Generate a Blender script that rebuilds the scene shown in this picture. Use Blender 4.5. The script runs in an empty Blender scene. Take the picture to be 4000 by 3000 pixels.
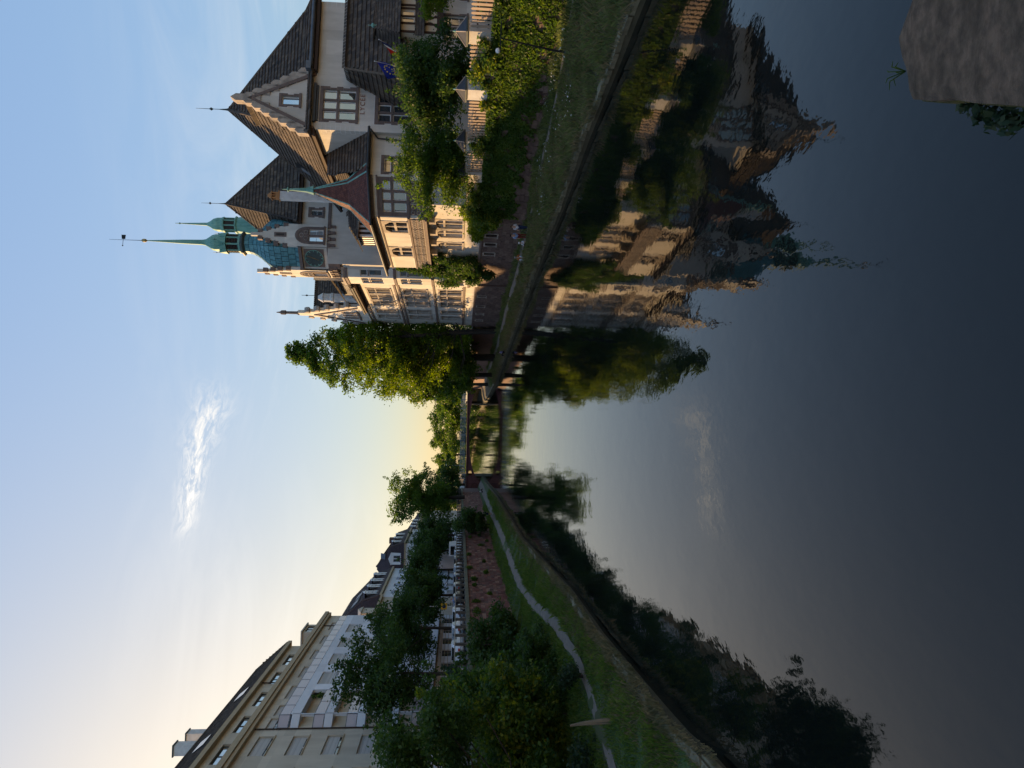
import bpy, math, random
import numpy as np
from mathutils import Vector, Matrix
R_ = math.radians
rnd = random.Random(7)
NP = np.random.default_rng(11)
scene = bpy.context.scene
C = scene.collection

# ---------------------------------------------------------------- camera
PITCH, ROLL, EYE = math.atan(207 / 2700), 0.018, 7.0
cam_d = bpy.data.cameras.new('camera'); cam = bpy.data.objects.new('camera', cam_d); C.objects.link(cam)
cam_d.sensor_width = 36.0; cam_d.lens = 36.0 * 2700 / 4000; cam_d.clip_start = 0.1; cam_d.clip_end = 5000
fw = Vector((0, math.cos(PITCH), -math.sin(PITCH))); r0 = Vector((1, 0, 0)); d0 = Vector((0, -math.sin(PITCH), -math.cos(PITCH)))
eu = math.cos(ROLL) * r0 - math.sin(ROLL) * d0; ew = math.sin(ROLL) * r0 + math.cos(ROLL) * d0
m = Matrix((ew, eu, -fw)).transposed().to_4x4(); m.translation = Vector((0, 0, EYE))   # phone held sideways: picture's left is up
cam.matrix_world = m
scene.camera = cam

# ---------------------------------------------------------------- sky, sun, exposure
SUN_AZ, SUN_EL = R_(39), R_(13.0)                       # degrees left of the view direction, height
sun_dir = Vector((-math.sin(SUN_AZ) * math.cos(SUN_EL), math.cos(SUN_AZ) * math.cos(SUN_EL), math.sin(SUN_EL)))
world = bpy.data.worlds.new('World'); scene.world = world; world.use_nodes = True
wn = world.node_tree; wn.nodes.clear(); WL = wn.links.new
def W(t, **k):
    n = wn.nodes.new(t)
    for a, b in k.items(): setattr(n, a, b)
    return n
sky = W('ShaderNodeTexSky', sky_type='NISHITA', sun_disc=False, sun_elevation=SUN_EL, sun_rotation=-SUN_AZ, altitude=150, air_density=1.0, dust_density=1.6, ozone_density=1.8)
tc = W('ShaderNodeTexCoord')
def wm(op, a, b=None, c=None):
    n = W('ShaderNodeMath', operation=op)
    for i, v in enumerate((a, b, c)):
        if v is None: continue
        if isinstance(v, (int, float)): n.inputs[i].default_value = v
        else: WL(v, n.inputs[i])
    return n.outputs[0]
def wdot(vec, d):
    n = W('ShaderNodeVectorMath', operation='DOT_PRODUCT'); WL(vec, n.inputs[0]); n.inputs[1].default_value = d; return n.outputs['Value']
def wnoise(vec, scale, detail=6, rough=.6, dist=0.0):
    n = W('ShaderNodeTexNoise'); n.inputs['Scale'].default_value = scale; n.inputs['Detail'].default_value = detail
    n.inputs['Roughness'].default_value = rough; n.inputs['Distortion'].default_value = dist; WL(vec, n.inputs['Vector']); return n.outputs['Fac']
D = tc.outputs['Generated']
# one bright wisp of cirrus, long axis nearly level
c0 = Vector((-0.122, 1.0315, 0.373)).normalized(); cl = Vector((-0.236, 1.0337, 0.405)).normalized(); cr_ = Vector((-0.0216, 1.0306, 0.357)).normalized()
e1 = (cl - cr_).normalized(); e2 = c0.cross(e1).normalized()
warp = wnoise(D, 9.0, 3, .5)
S_ = wm('DIVIDE', wdot(D, tuple(e1)), 0.088)
off = wm('MULTIPLY', wm('SUBTRACT', warp, .5), 0.05)
Sc = wm('SUBTRACT', S_, wm('DIVIDE', float(c0.dot(e1)), 0.088))
T_ = wm('SUBTRACT', wdot(D, tuple(e2)), float(c0.dot(e2)))
T_ = wm('DIVIDE', wm('ADD', T_, off), wm('MULTIPLY_ADD', Sc, -0.006, 0.0165))
r2 = wm('ADD', wm('POWER', wm('ABSOLUTE', Sc), 4.0), wm('MULTIPLY', T_, T_))
env = wm('POWER', 2.718, wm('MULTIPLY', r2, -1.0))
cv = W('ShaderNodeCombineXYZ'); WL(wm('MULTIPLY', Sc, .7), cv.inputs[0]); WL(wm('MULTIPLY', T_, .45), cv.inputs[1])
det = wnoise(cv.outputs[0], 4.5, 10, .72, .8)
wisp = wm('MULTIPLY', env, wm('MAXIMUM', wm('MULTIPLY', wm('SUBTRACT', det, .42), 5.0), 0.0))
wisp = wm('MINIMUM', wm('MULTIPLY', wisp, 1.1), 0.9)
# thin veils and streaks of cirrus low over the whole sky
mp = W('ShaderNodeMapping'); WL(D, mp.inputs[0]); mp.inputs['Location'].default_value = (1.9, .6, 2.3); mp.inputs['Rotation'].default_value = (0.1, R_(24), 0); mp.inputs['Scale'].default_value = (1.5, 1.5, 7.5)
streak = wnoise(mp.outputs[0], 1.7, 7, .62, 1.0)
mp2 = W('ShaderNodeMapping'); WL(D, mp2.inputs[0]); mp2.inputs['Location'].default_value = (5.2, 2.1, 3.3)
broad = wnoise(mp2.outputs[0], 1.8, 2, .5)
sz = W('ShaderNodeSeparateXYZ'); WL(D, sz.inputs[0])
lowm = wm('MAXIMUM', wm('SUBTRACT', 1.0, wm('MULTIPLY', wm('ABSOLUTE', sz.outputs[2]), 2.2)), 0.0)
veil = wm('MULTIPLY', wm('MULTIPLY', wm('MAXIMUM', wm('MULTIPLY', wm('SUBTRACT', streak, .43), 2.6), 0.0), wm('MAXIMUM', wm('MULTIPLY', wm('SUBTRACT', broad, .32), 3.0), 0.0)), lowm)
cover = wm('MINIMUM', wm('ADD', wisp, wm('MULTIPLY', veil, 1.3)), .95)
bw0 = W('ShaderNodeRGBToBW'); WL(sky.outputs[0], bw0.inputs[0])
# the same soft shoulder over the whole dome, so that the glow round the sun does not clip
comp = W('ShaderNodeVectorMath', operation='SCALE'); WL(sky.outputs[0], comp.inputs[0]); WL(wm('POWER', wm('DIVIDE', wm('MAXIMUM', bw0.outputs[0], .05), 2.0), -.66), comp.inputs['Scale'])
bw = W('ShaderNodeRGBToBW'); WL(comp.outputs[0], bw.inputs[0])
ccol = W('ShaderNodeVectorMath', operation='SCALE'); ccol.inputs[0].default_value = (1.0, .96, .90)
WL(wm('MULTIPLY_ADD', bw.outputs[0], 1.05, 1.9), ccol.inputs['Scale'])
mx = W('ShaderNodeMix', data_type='RGBA'); WL(cover, mx.inputs['Factor']); WL(comp.outputs[0], mx.inputs['A']); WL(ccol.outputs[0], mx.inputs['B'])
bg = W('ShaderNodeBackground'); bg.inputs['Strength'].default_value = 0.105; WL(mx.outputs['Result'], bg.inputs['Color'])
WL(bg.outputs[0], W('ShaderNodeOutputWorld').inputs['Surface'])
sl = bpy.data.lights.new('sun', 'SUN'); sl.energy = 4.4; sl.angle = R_(0.55); sl.color = (1.0, .62, .27)
so = bpy.data.objects.new('sun', sl); C.objects.link(so); so.rotation_euler = sun_dir.to_track_quat('Z', 'Y').to_euler(); so.location = sun_dir * 300
vs = scene.view_settings
scene.display_settings.display_device = 'sRGB'; vs.view_transform = 'Standard'; vs.look = 'None'; vs.gamma = 1; vs.use_curve_mapping = False
vs.exposure = 1.22
try:
    scene.cycles.use_adaptive_sampling = True; scene.cycles.use_denoising = True
    scene.cycles.max_bounces = 8; scene.cycles.transparent_max_bounces = 8; scene.cycles.caustics_reflective = False; scene.cycles.caustics_refractive = False
except Exception: pass

# ---------------------------------------------------------------- helpers
class MB:
    def __init__(s): s.v = []; s.f = []
    def poly(s, pts):
        n = len(s.v); s.v += [tuple(p) for p in pts]; s.f.append(tuple(range(n, n + len(pts))))
    def hexa(s, p):                                   # 4 bottom, 4 top
        n = len(s.v); s.v += [tuple(q) for q in p]
        s.f += [tuple(n + i for i in q) for q in ((3, 2, 1, 0), (4, 5, 6, 7), (0, 1, 5, 4), (1, 2, 6, 5), (2, 3, 7, 6), (3, 0, 4, 7))]
    def box(s, x0, x1, y0, y1, z0, z1):
        s.hexa([(x0, y0, z0), (x1, y0, z0), (x1, y1, z0), (x0, y1, z0), (x0, y0, z1), (x1, y0, z1), (x1, y1, z1), (x0, y1, z1)])
    def prism(s, pts, z0, z1):
        n = len(s.v); k = len(pts)
        s.v += [(x, y, z0) for x, y in pts] + [(x, y, z1) for x, y in pts]
        s.f.append(tuple(reversed(range(n, n + k)))); s.f.append(tuple(range(n + k, n + 2 * k)))
        for i in range(k):
            j = (i + 1) % k; s.f.append((n + i, n + j, n + k + j, n + k + i))
    def lathe(s, cx, cy, prof, n=12, rot=0.0, closed=True):
        b = len(s.v)
        for r, z in prof:
            for i in range(n):
                a = rot + 2 * math.pi * i / n; s.v.append((cx + r * math.cos(a), cy + r * math.sin(a), z))
        for k in range(len(prof) - 1):
            for i in range(n):
                j = (i + 1) % n; s.f.append((b + k * n + i, b + k * n + j, b + (k + 1) * n + j, b + (k + 1) * n + i))
        if closed:
            s.f.append(tuple(reversed(range(b, b + n)))); e = b + (len(prof) - 1) * n; s.f.append(tuple(range(e, e + n)))
    def tube(s, p0, p1, r0, r1=None, n=6):
        r1 = r0 if r1 is None else r1
        p0 = Vector(p0); p1 = Vector(p1); d = p1 - p0
        if d.length < 1e-6: return
        d.normalize(); a = d.orthogonal().normalized(); b = d.cross(a)
        k = len(s.v)
        for p, r in ((p0, r0), (p1, r1)):
            for i in range(n):
                t = 2 * math.pi * i / n; q = p + (a * math.cos(t) + b * math.sin(t)) * r; s.v.append(tuple(q))
        for i in range(n):
            j = (i + 1) % n; s.f.append((k + i, k + j, k + n + j, k + n + i))
        s.f.append(tuple(reversed(range(k, k + n)))); s.f.append(tuple(range(k + n, k + 2 * n)))
    def path(s, pts, rs, n=6):
        for i in range(len(pts) - 1): s.tube(pts[i], pts[i + 1], rs[i], rs[i + 1], n)
    def obj(s, name, mat=None, parent=None, smooth=False, **k):
        me = bpy.data.meshes.new(name); me.from_pydata(s.v, [], s.f); me.update()
        return link(name, me, mat, parent, smooth, **k)
def link(name, me, mat=None, parent=None, smooth=False, label=None, cat=None, group=None, kind=None, loc=None, rz=None):
    if mat is not None:
        if not me.materials: me.materials.append(mat)
    if smooth: me.polygons.foreach_set('use_smooth', [True] * len(me.polygons))
    o = bpy.data.objects.new(name, me); C.objects.link(o)
    if parent: o.parent = parent
    if loc: o.location = loc
    if rz is not None: o.rotation_euler = (0, 0, rz)
    tag(o, label, cat, group, kind); return o
def tag(o, label=None, cat=None, group=None, kind=None):
    for k, v in (('label', label), ('category', cat), ('group', group), ('kind', kind)):
        if v: o[k] = v
def empty(name, loc, rz=0.0, label=None, cat=None, group=None):
    o = bpy.data.objects.new(name, None); C.objects.link(o); o.location = loc; o.rotation_euler = (0, 0, rz); o.empty_display_size = .1
    tag(o, label, cat, group); return o
def copy_tree(o, parent=None):
    c = o.copy(); C.objects.link(c)
    if parent: c.parent = parent
    for ch in o.children: copy_tree(ch, c)
    return c
class Fc:                                             # a facade: u along it (to the right seen from outside), z up, n outward
    def __init__(s, ox, oy, dx, dy):
        l = math.hypot(dx, dy); s.o = (ox, oy); s.d = (dx / l, dy / l); s.n = (dy / l, -dx / l)
    def P(s, u, z, n=0.0): return (s.o[0] + s.d[0] * u + s.n[0] * n, s.o[1] + s.d[1] * u + s.n[1] * n, z)
    def box(s, mb, u0, u1, z0, z1, n0, n1):
        P = s.P; mb.hexa([P(u0, z0, n1), P(u1, z0, n1), P(u1, z0, n0), P(u0, z0, n0), P(u0, z1, n1), P(u1, z1, n1), P(u1, z1, n0), P(u0, z1, n0)])
    def quad(s, mb, u0, u1, z0, z1, n=0.0): mb.poly([s.P(u0, z0, n), s.P(u1, z0, n), s.P(u1, z1, n), s.P(u0, z1, n)])
    def plate(s, mb, pts, n0, n1):                    # polygon (u,z) extruded n0..n1
        k = len(mb.v); c = len(pts)
        mb.v += [s.P(u, z, n1) for u, z in pts] + [s.P(u, z, n0) for u, z in pts]
        mb.f.append(tuple(range(k, k + c))); mb.f.append(tuple(reversed(range(k + c, k + 2 * c))))
        for i in range(c):
            j = (i + 1) % c; mb.f.append((k + i, k + c + i, k + c + j, k + j))
    def wall(s, mb, u0, u1, z0, z1, holes=(), dep=.35):
        us = sorted({u0, u1} | {min(max(h[i], u0), u1) for h in holes for i in (0, 1)}); zs = sorted({z0, z1} | {min(max(h[i], z0), z1) for h in holes for i in (2, 3)})
        for i in range(len(us) - 1):
            for j in range(len(zs) - 1):
                a, b, c, d = us[i], us[i + 1], zs[j], zs[j + 1]
                um, zm = (a + b) / 2, (c + d) / 2
                if any(h[0] < um < h[1] and h[2] < zm < h[3] for h in holes): continue
                s.quad(mb, a, b, c, d)
        for a, b, c, d in holes:
            P = s.P
            mb.poly([P(a, c, 0), P(a, d, 0), P(a, d, -dep), P(a, c, -dep)]); mb.poly([P(b, d, 0), P(b, c, 0), P(b, c, -dep), P(b, d, -dep)])
            mb.poly([P(a, d, 0), P(b, d, 0), P(b, d, -dep), P(a, d, -dep)]); mb.poly([P(b, c, 0), P(a, c, 0), P(a, c, -dep), P(b, c, -dep)])

# ---------------------------------------------------------------- materials
MAT = {}
def M(name, c1, c2=None, scale=2.0, rough=.85, bump=0.0, bscale=25.0, spec=.3, metal=0.0, stretch=(1, 1, 1), lo=.35, hi=.7, c3=None, s3=.35, det=5):
    mt = bpy.data.materials.new(name); mt.use_nodes = True; nt = mt.node_tree; L = nt.links.new
    p = nt.nodes['Principled BSDF']; p.inputs['Roughness'].default_value = rough; p.inputs['Metallic'].default_value = metal
    p.inputs['Specular IOR Level'].default_value = spec; p.inputs['Base Color'].default_value = (*c1, 1)
    if c2 or bump:
        g = nt.nodes.new('ShaderNodeNewGeometry'); mpn = nt.nodes.new('ShaderNodeMapping'); mpn.inputs['Scale'].default_value = stretch; L(g.outputs['Position'], mpn.inputs[0])
    def noise(sc, det=5):
        n = nt.nodes.new('ShaderNodeTexNoise'); n.inputs['Scale'].default_value = sc; n.inputs['Detail'].default_value = det; n.inputs['Roughness'].default_value = .6; L(mpn.outputs[0], n.inputs['Vector']); return n.outputs['Fac']
    def ramp(f, a, b):
        n = nt.nodes.new('ShaderNodeMapRange'); n.inputs[1].default_value = a; n.inputs[2].default_value = b; L(f, n.inputs[0]); return n.outputs[0]
    def mix(f, a, b):
        n = nt.nodes.new('ShaderNodeMix'); n.data_type = 'RGBA'; L(f, n.inputs['Factor'])
        for k, v in (('A', a), ('B', b)):
            if isinstance(v, tuple): n.inputs[k].default_value = (*v, 1)
            else: L(v, n.inputs[k])
        return n.outputs['Result']
    if c2:
        col = mix(ramp(noise(scale, det), lo, hi), c1, c2)
        if c3: col = mix(ramp(noise(s3, max(3, det - 2)), .45, .75), col, c3)
        gi = nt.nodes.new('ShaderNodeNewGeometry'); hs = nt.nodes.new('ShaderNodeHueSaturation')
        v = nt.nodes.new('ShaderNodeMapRange'); v.inputs[3].default_value = .88; v.inputs[4].default_value = 1.12; L(gi.outputs['Random Per Island'], v.inputs[0]); L(v.outputs[0], hs.inputs['Value']); L(col, hs.inputs['Color'])
        L(hs.outputs[0], p.inputs['Base Color'])
    if bump:
        b = nt.nodes.new('ShaderNodeBump'); b.inputs['Strength'].default_value = min(bump, 1); b.inputs['Distance'].default_value = .03 * max(bump, 1); L(noise(bscale, 4), b.inputs['Height']); L(b.outputs[0], p.inputs['Normal'])
    MAT[name] = mt; return mt
def MI(name, cols, rough=.85, spec=.3, bump=0, bscale=20):           # one colour per piece, picked from a ramp
    mt = M(name, cols[0], None, rough=rough, spec=spec, bump=bump, bscale=bscale); nt = mt.node_tree
    g = nt.nodes.new('ShaderNodeNewGeometry'); r = nt.nodes.new('ShaderNodeValToRGB'); e = r.color_ramp.elements
    while len(e) < len(cols): e.new(.5)
    for i, c in enumerate(cols): e[i].position = i / (len(cols) - 1); e[i].color = (*c, 1)
    ob = nt.nodes.new('ShaderNodeObjectInfo'); ad = nt.nodes.new('ShaderNodeMath'); ad.operation = 'ADD'; fr = nt.nodes.new('ShaderNodeMath'); fr.operation = 'FRACT'
    nt.links.new(g.outputs['Random Per Island'], ad.inputs[0]); nt.links.new(ob.outputs['Random'], ad.inputs[1]); nt.links.new(ad.outputs[0], fr.inputs[0]); nt.links.new(fr.outputs[0], r.inputs[0])
    n = nt.nodes.new('ShaderNodeTexNoise'); n.inputs['Scale'].default_value = 3.5; n.inputs['Detail'].default_value = 5; nt.links.new(g.outputs['Position'], n.inputs['Vector'])
    v = nt.nodes.new('ShaderNodeMapRange'); v.inputs[1].default_value = .3; v.inputs[2].default_value = .7; v.inputs[3].default_value = .72; v.inputs[4].default_value = 1.2; nt.links.new(n.outputs['Fac'], v.inputs[0])
    hs = nt.nodes.new('ShaderNodeHueSaturation'); nt.links.new(v.outputs[0], hs.inputs['Value']); nt.links.new(r.outputs[0], hs.inputs['Color'])
    nt.links.new(hs.outputs[0], nt.nodes['Principled BSDF'].inputs['Base Color']); return mt
def LEAF(name, cols, trans=.45):
    mt = bpy.data.materials.new(name); mt.use_nodes = True; nt = mt.node_tree; L = nt.links.new; nt.nodes.clear()
    g = nt.nodes.new('ShaderNodeNewGeometry'); r = nt.nodes.new('ShaderNodeValToRGB'); e = r.color_ramp.elements
    while len(e) < len(cols): e.new(.5)
    for i, c in enumerate(cols): e[i].position = i / (len(cols) - 1); e[i].color = (*c, 1)
    n = nt.nodes.new('ShaderNodeTexNoise'); n.inputs['Scale'].default_value = .55; n.inputs['Detail'].default_value = 3; L(g.outputs['Position'], n.inputs['Vector'])
    mr = nt.nodes.new('ShaderNodeMapRange'); mr.inputs[1].default_value = .3; mr.inputs[2].default_value = .7; L(n.outputs['Fac'], mr.inputs[0])
    mxn = nt.nodes.new('ShaderNodeMix'); mxn.inputs['Factor'].default_value = .45; L(g.outputs['Random Per Island'], mxn.inputs['A']); L(mr.outputs[0], mxn.inputs['B']); L(mxn.outputs['Result'], r.inputs[0])
    d = nt.nodes.new('ShaderNodeBsdfPrincipled'); d.inputs['Roughness'].default_value = .55; d.inputs['Specular IOR Level'].default_value = .25; L(r.outputs[0], d.inputs['Base Color'])
    t = nt.nodes.new('ShaderNodeBsdfTranslucent'); hs = nt.nodes.new('ShaderNodeHueSaturation'); hs.inputs['Hue'].default_value = .485; hs.inputs['Saturation'].default_value = 1.15; hs.inputs['Value'].default_value = 1.7; L(r.outputs[0], hs.inputs['Color']); L(hs.outputs[0], t.inputs['Color'])
    m2 = nt.nodes.new('ShaderNodeMixShader'); m2.inputs[0].default_value = trans; L(d.outputs[0], m2.inputs[1]); L(t.outputs[0], m2.inputs[2])
    o = nt.nodes.new('ShaderNodeOutputMaterial'); L(m2.outputs[0], o.inputs[0]); MAT[name] = mt; return mt
M('plaster', (.59, .55, .49), (.50, .465, .41), 1.6, .9, .3, 30, c3=(.41, .375, .33), s3=.55, stretch=(1, 1, .32), det=9)
M('plaster_pale', (.64, .605, .54), (.55, .515, .46), 1.8, .9, .3, 30, c3=(.43, .395, .345), s3=.6, stretch=(1, 1, .32), det=9)
M('sandstone', (.175, .130, .112), (.120, .092, .082), 3.0, .9, .4, 18)
M('sandstone_light', (.44, .38, .32), (.30, .25, .21), 2.2, .9, .4, 18, c3=(.16, .14, .12), s3=.9)
M('joint_white', (.62, .60, .57))
MI('tile_dark', [(.060, .046, .036), (.095, .070, .052), (.040, .032, .028), (.135, .100, .070), (.070, .055, .044)], .8)
MI('tile_red', [(.13, .048, .036), (.17, .065, .045), (.10, .04, .034), (.15, .06, .045)], .75)
M('roof_felt', (.045, .038, .034), (.03, .026, .024), 4, .9)
M('copper', (.17, .37, .31), (.085, .235, .21), 3.5, .65, c3=(.26, .46, .38), s3=1.2, stretch=(1, 1, .3), det=9)
MI('copper_plate', [(.065, .195, .225), (.095, .25, .28), (.05, .165, .195), (.115, .28, .30)], .55, .4)
M('copper_dark', (.035, .05, .05), (.06, .08, .075), 3, .6)
M('louvre', (.03, .026, .024), (.05, .04, .035), 4, .8)
M('zinc', (.11, .125, .145), (.08, .09, .105), 2, .45, metal=.3)
M('gutter', (.03, .033, .036), (.05, .05, .05), 3, .5)
M('frame_white', (.72, .73, .74), rough=.5)
M('frame_dark', (.05, .045, .04), rough=.5)
M('timber', (.060, .036, .026), (.04, .026, .02), 5, .85)
M('slat_wood', (.46, .36, .27), (.33, .25, .19), 6, .85, stretch=(1, 1, .2))
M('iron', (.02, .021, .022), rough=.5, metal=.4)
M('gilt', (.35, .27, .12), rough=.4, metal=.6)
M('chimney_white', (.66, .65, .63), (.52, .5, .48), 2)
M('terracotta', (.42, .20, .08), (.32, .15, .06), 4)
M('cream', (.60, .53, .42), (.545, .475, .375), 1.2, .9, .15, 40, c3=(.46, .395, .31), s3=.5, stretch=(1, 1, .3), det=8)
M('cream_dark', (.46, .36, .23), (.40, .31, .20), 2, .9)
M('white_render', (.74, .75, .78), (.68, .69, .72), 1.0, .9, .1, 40)
M('soffit', (.42, .33, .21), (.36, .28, .18), 2)
M('mansard', (.060, .040, .042), (.045, .032, .035), 3, .8)
M('blind', (.50, .48, .45), (.44, .42, .40), 1.0, .7, stretch=(.2, .2, 9))
M('blind_blue', (.38, .42, .52), (.33, .37, .46), 1.0, .7, stretch=(.2, .2, 9))
M('brown_roof', (.09, .055, .045), (.06, .04, .035), 3)
MI('red_stone', [(.17, .072, .060), (.24, .112, .088), (.125, .062, .055), (.34, .215, .16), (.20, .09, .072), (.16, .10, .092), (.27, .15, .115), (.11, .07, .062)], .9, .2, .5, 9)
MI('pink_stone', [(.125, .080, .068), (.16, .108, .09), (.10, .066, .058), (.19, .135, .11), (.135, .09, .076)], .9, .2, .5, 9)
M('mortar', (.15, .10, .085), (.11, .075, .065), 3)
M('coping', (.16, .155, .11), (.10, .105, .065), 1.5, .95, .4, 12)
MI('kerb_stone', [(.17, .15, .09), (.225, .20, .125), (.13, .12, .075), (.20, .175, .11)], .95, .2, .5, 10)
M('quay_dark', (.095, .085, .052), (.055, .055, .032), 1.5, .9, .5, 6)
M('soil', (.070, .055, .036), (.050, .058, .028), .8, .95, .6, 6, c3=(.10, .082, .052), s3=.45)
M('bank_turf', (.040, .075, .022), (.060, .085, .030), .6, .95, .6, 8, c3=(.085, .075, .040), s3=.3)
M('path', (.215, .178, .142), (.15, .125, .10), 2.5, .95, .4, 14, c3=(.14, .125, .105), s3=.7)
M('asphalt', (.055, .055, .057), (.045, .045, .047), 2, .9)
M('pavement', (.20, .19, .18), (.16, .15, .145), 1.5, .9)
M('paint', (.75, .75, .72)); M('slate', (.055, .06, .07), (.035, .038, .045), 5, .6)
M('bridge_red', (.165, .062, .055), (.12, .045, .042), .8, .85, .2, 20)
M('bridge_dark', (.09, .036, .034), (.07, .03, .03), 1, .9)
M('rail_grey', (.23, .27, .29), rough=.5, metal=.2)
M('rail_tan', (.36, .31, .23), (.28, .24, .18), 3)
M('post_concrete', (.075, .068, .058), (.10, .09, .075), 2)
M('bark', (.045, .038, .030), (.028, .024, .02), 6, .95, .6, 14, stretch=(1, 1, .25))
M('dead_wood', (.20, .165, .11), (.13, .105, .075), 8, .95, .6, 20, stretch=(1, 1, .2))
M('slab_stone', (.31, .225, .155), (.165, .122, .086), 16.0, .95, 3.0, 90, c3=(.085, .068, .045), s3=4.5, stretch=(.6, 1.0, 1), lo=.38, hi=.62, det=12)
M('moss', (.12, .105, .03), (.05, .05, .022), 18, .95, .8, 40)
M('ground', (.06, .075, .035), (.08, .07, .05), .3)
M('lamp_white', (.8, .8, .78), rough=.4)
M('tyre', (.012, .012, .012), rough=.8)
M('chrome', (.45, .45, .46), rough=.3, metal=.8)
M('tail_red', (.35, .015, .012), rough=.3, spec=.5)
M('skin', (.48, .29, .21), rough=.6)
M('stucco_tan', (.30, .27, .235), (.25, .225, .195), 1.5, .9)
def glass(name, col, rough=.03, metal=.0):   # coated panes mirror the sky
    mt = M(name, col, rough=rough, spec=.5); mt.node_tree.nodes['Principled BSDF'].inputs['IOR'].default_value = 2.1; mt.node_tree.nodes['Principled BSDF'].inputs['Metallic'].default_value = metal; return mt
glass('glass', (.17, .19, .21), metal=.75); glass('glass_warm', (.36, .33, .28), metal=.85); glass('glass_sky', (.50, .56, .60), metal=.9); glass('car_glass', (.012, .014, .016))
def panel_glass(name, col, alpha):
    mt = M(name, col, rough=.12, spec=.6); mt.node_tree.nodes['Principled BSDF'].inputs['Alpha'].default_value = alpha; return mt
panel_glass('pink_glass', (.52, .43, .45), .92); panel_glass('smoke_glass', (.06, .05, .05), .85)
def cloth(name, c): return M(name, c, tuple(x * .8 for x in c), 9, .9)
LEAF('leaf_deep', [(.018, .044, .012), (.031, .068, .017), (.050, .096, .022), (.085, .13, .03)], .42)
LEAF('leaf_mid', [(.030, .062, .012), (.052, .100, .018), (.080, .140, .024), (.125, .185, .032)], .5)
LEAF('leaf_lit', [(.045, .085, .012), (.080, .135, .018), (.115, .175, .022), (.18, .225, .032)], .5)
LEAF('leaf_yellow', [(.026, .066, .022), (.042, .092, .024), (.070, .125, .024), (.15, .185, .028), (.30, .29, .034)], .45)
LEAF('leaf_blue', [(.014, .030, .016), (.024, .048, .022), (.036, .065, .028), (.055, .09, .036)], .35)
LEAF('leaf_ivy', [(.030, .070, .016), (.052, .105, .022), (.080, .145, .028), (.14, .19, .036)], .4)
LEAF('grass_green', [(.045, .095, .018), (.072, .135, .026), (.10, .16, .036), (.15, .185, .06)], .4)
LEAF('grass_olive', [(.07, .11, .034), (.105, .15, .050), (.145, .18, .070), (.21, .22, .105)], .38)
LEAF('grass_dry', [(.085, .095, .045), (.13, .13, .062), (.19, .165, .090), (.27, .235, .14)], .35)
LEAF('flower_white', [(.5, .5, .46), (.66, .66, .62)], .2)
# water
wt = bpy.data.materials.new('water'); wt.use_nodes = True; MAT['water'] = wt; nt = wt.node_tree; p = nt.nodes['Principled BSDF']
p.inputs['Base Color'].default_value = (.0045, .0065, .0055, 1); p.inputs['Roughness'].default_value = .03; p.inputs['IOR'].default_value = 1.42; p.inputs['Specular IOR Level'].default_value = .5
g = nt.nodes.new('ShaderNodeNewGeometry'); hs_ = []
for sc, st, wgt in ((.45, (1, .8, 1), .6), (1.5, (1.0, .55, 1), .34), (4.5, (1, .6, 1), .15)):
    mp_ = nt.nodes.new('ShaderNodeMapping'); mp_.inputs['Scale'].default_value = st; mp_.inputs['Rotation'].default_value = (0, 0, .3 * sc); nt.links.new(g.outputs['Position'], mp_.inputs[0])
    n = nt.nodes.new('ShaderNodeTexNoise'); n.inputs['Scale'].default_value = sc; n.inputs['Detail'].default_value = 2; nt.links.new(mp_.outputs[0], n.inputs['Vector'])
    q = nt.nodes.new('ShaderNodeMath'); q.operation = 'MULTIPLY'; q.inputs[1].default_value = wgt; nt.links.new(n.outputs['Fac'], q.inputs[0]); hs_.append(q.outputs[0])
a1 = nt.nodes.new('ShaderNodeMath'); a1.operation = 'ADD'; nt.links.new(hs_[0], a1.inputs[0]); nt.links.new(hs_[1], a1.inputs[1])
a2 = nt.nodes.new('ShaderNodeMath'); a2.operation = 'ADD'; nt.links.new(a1.outputs[0], a2.inputs[0]); nt.links.new(hs_[2], a2.inputs[1])
b = nt.nodes.new('ShaderNodeBump'); b.inputs['Strength'].default_value = 1.0; b.inputs['Distance'].default_value = .019; nt.links.new(a2.outputs[0], b.inputs['Height'])
pn = nt.nodes.new('ShaderNodeTexNoise'); pn.inputs['Scale'].default_value = .07; pn.inputs['Detail'].default_value = 3; nt.links.new(g.outputs['Position'], pn.inputs['Vector']); pr_ = nt.nodes.new('ShaderNodeMapRange'); pr_.inputs[1].default_value = .35; pr_.inputs[2].default_value = .65; pr_.inputs[3].default_value = .35; pr_.inputs[4].default_value = 1.0; nt.links.new(pn.outputs['Fac'], pr_.inputs[0]); nt.links.new(pr_.outputs[0], b.inputs['Strength']); nt.links.new(b.outputs[0], p.inputs['Normal'])
MM = MAT

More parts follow.
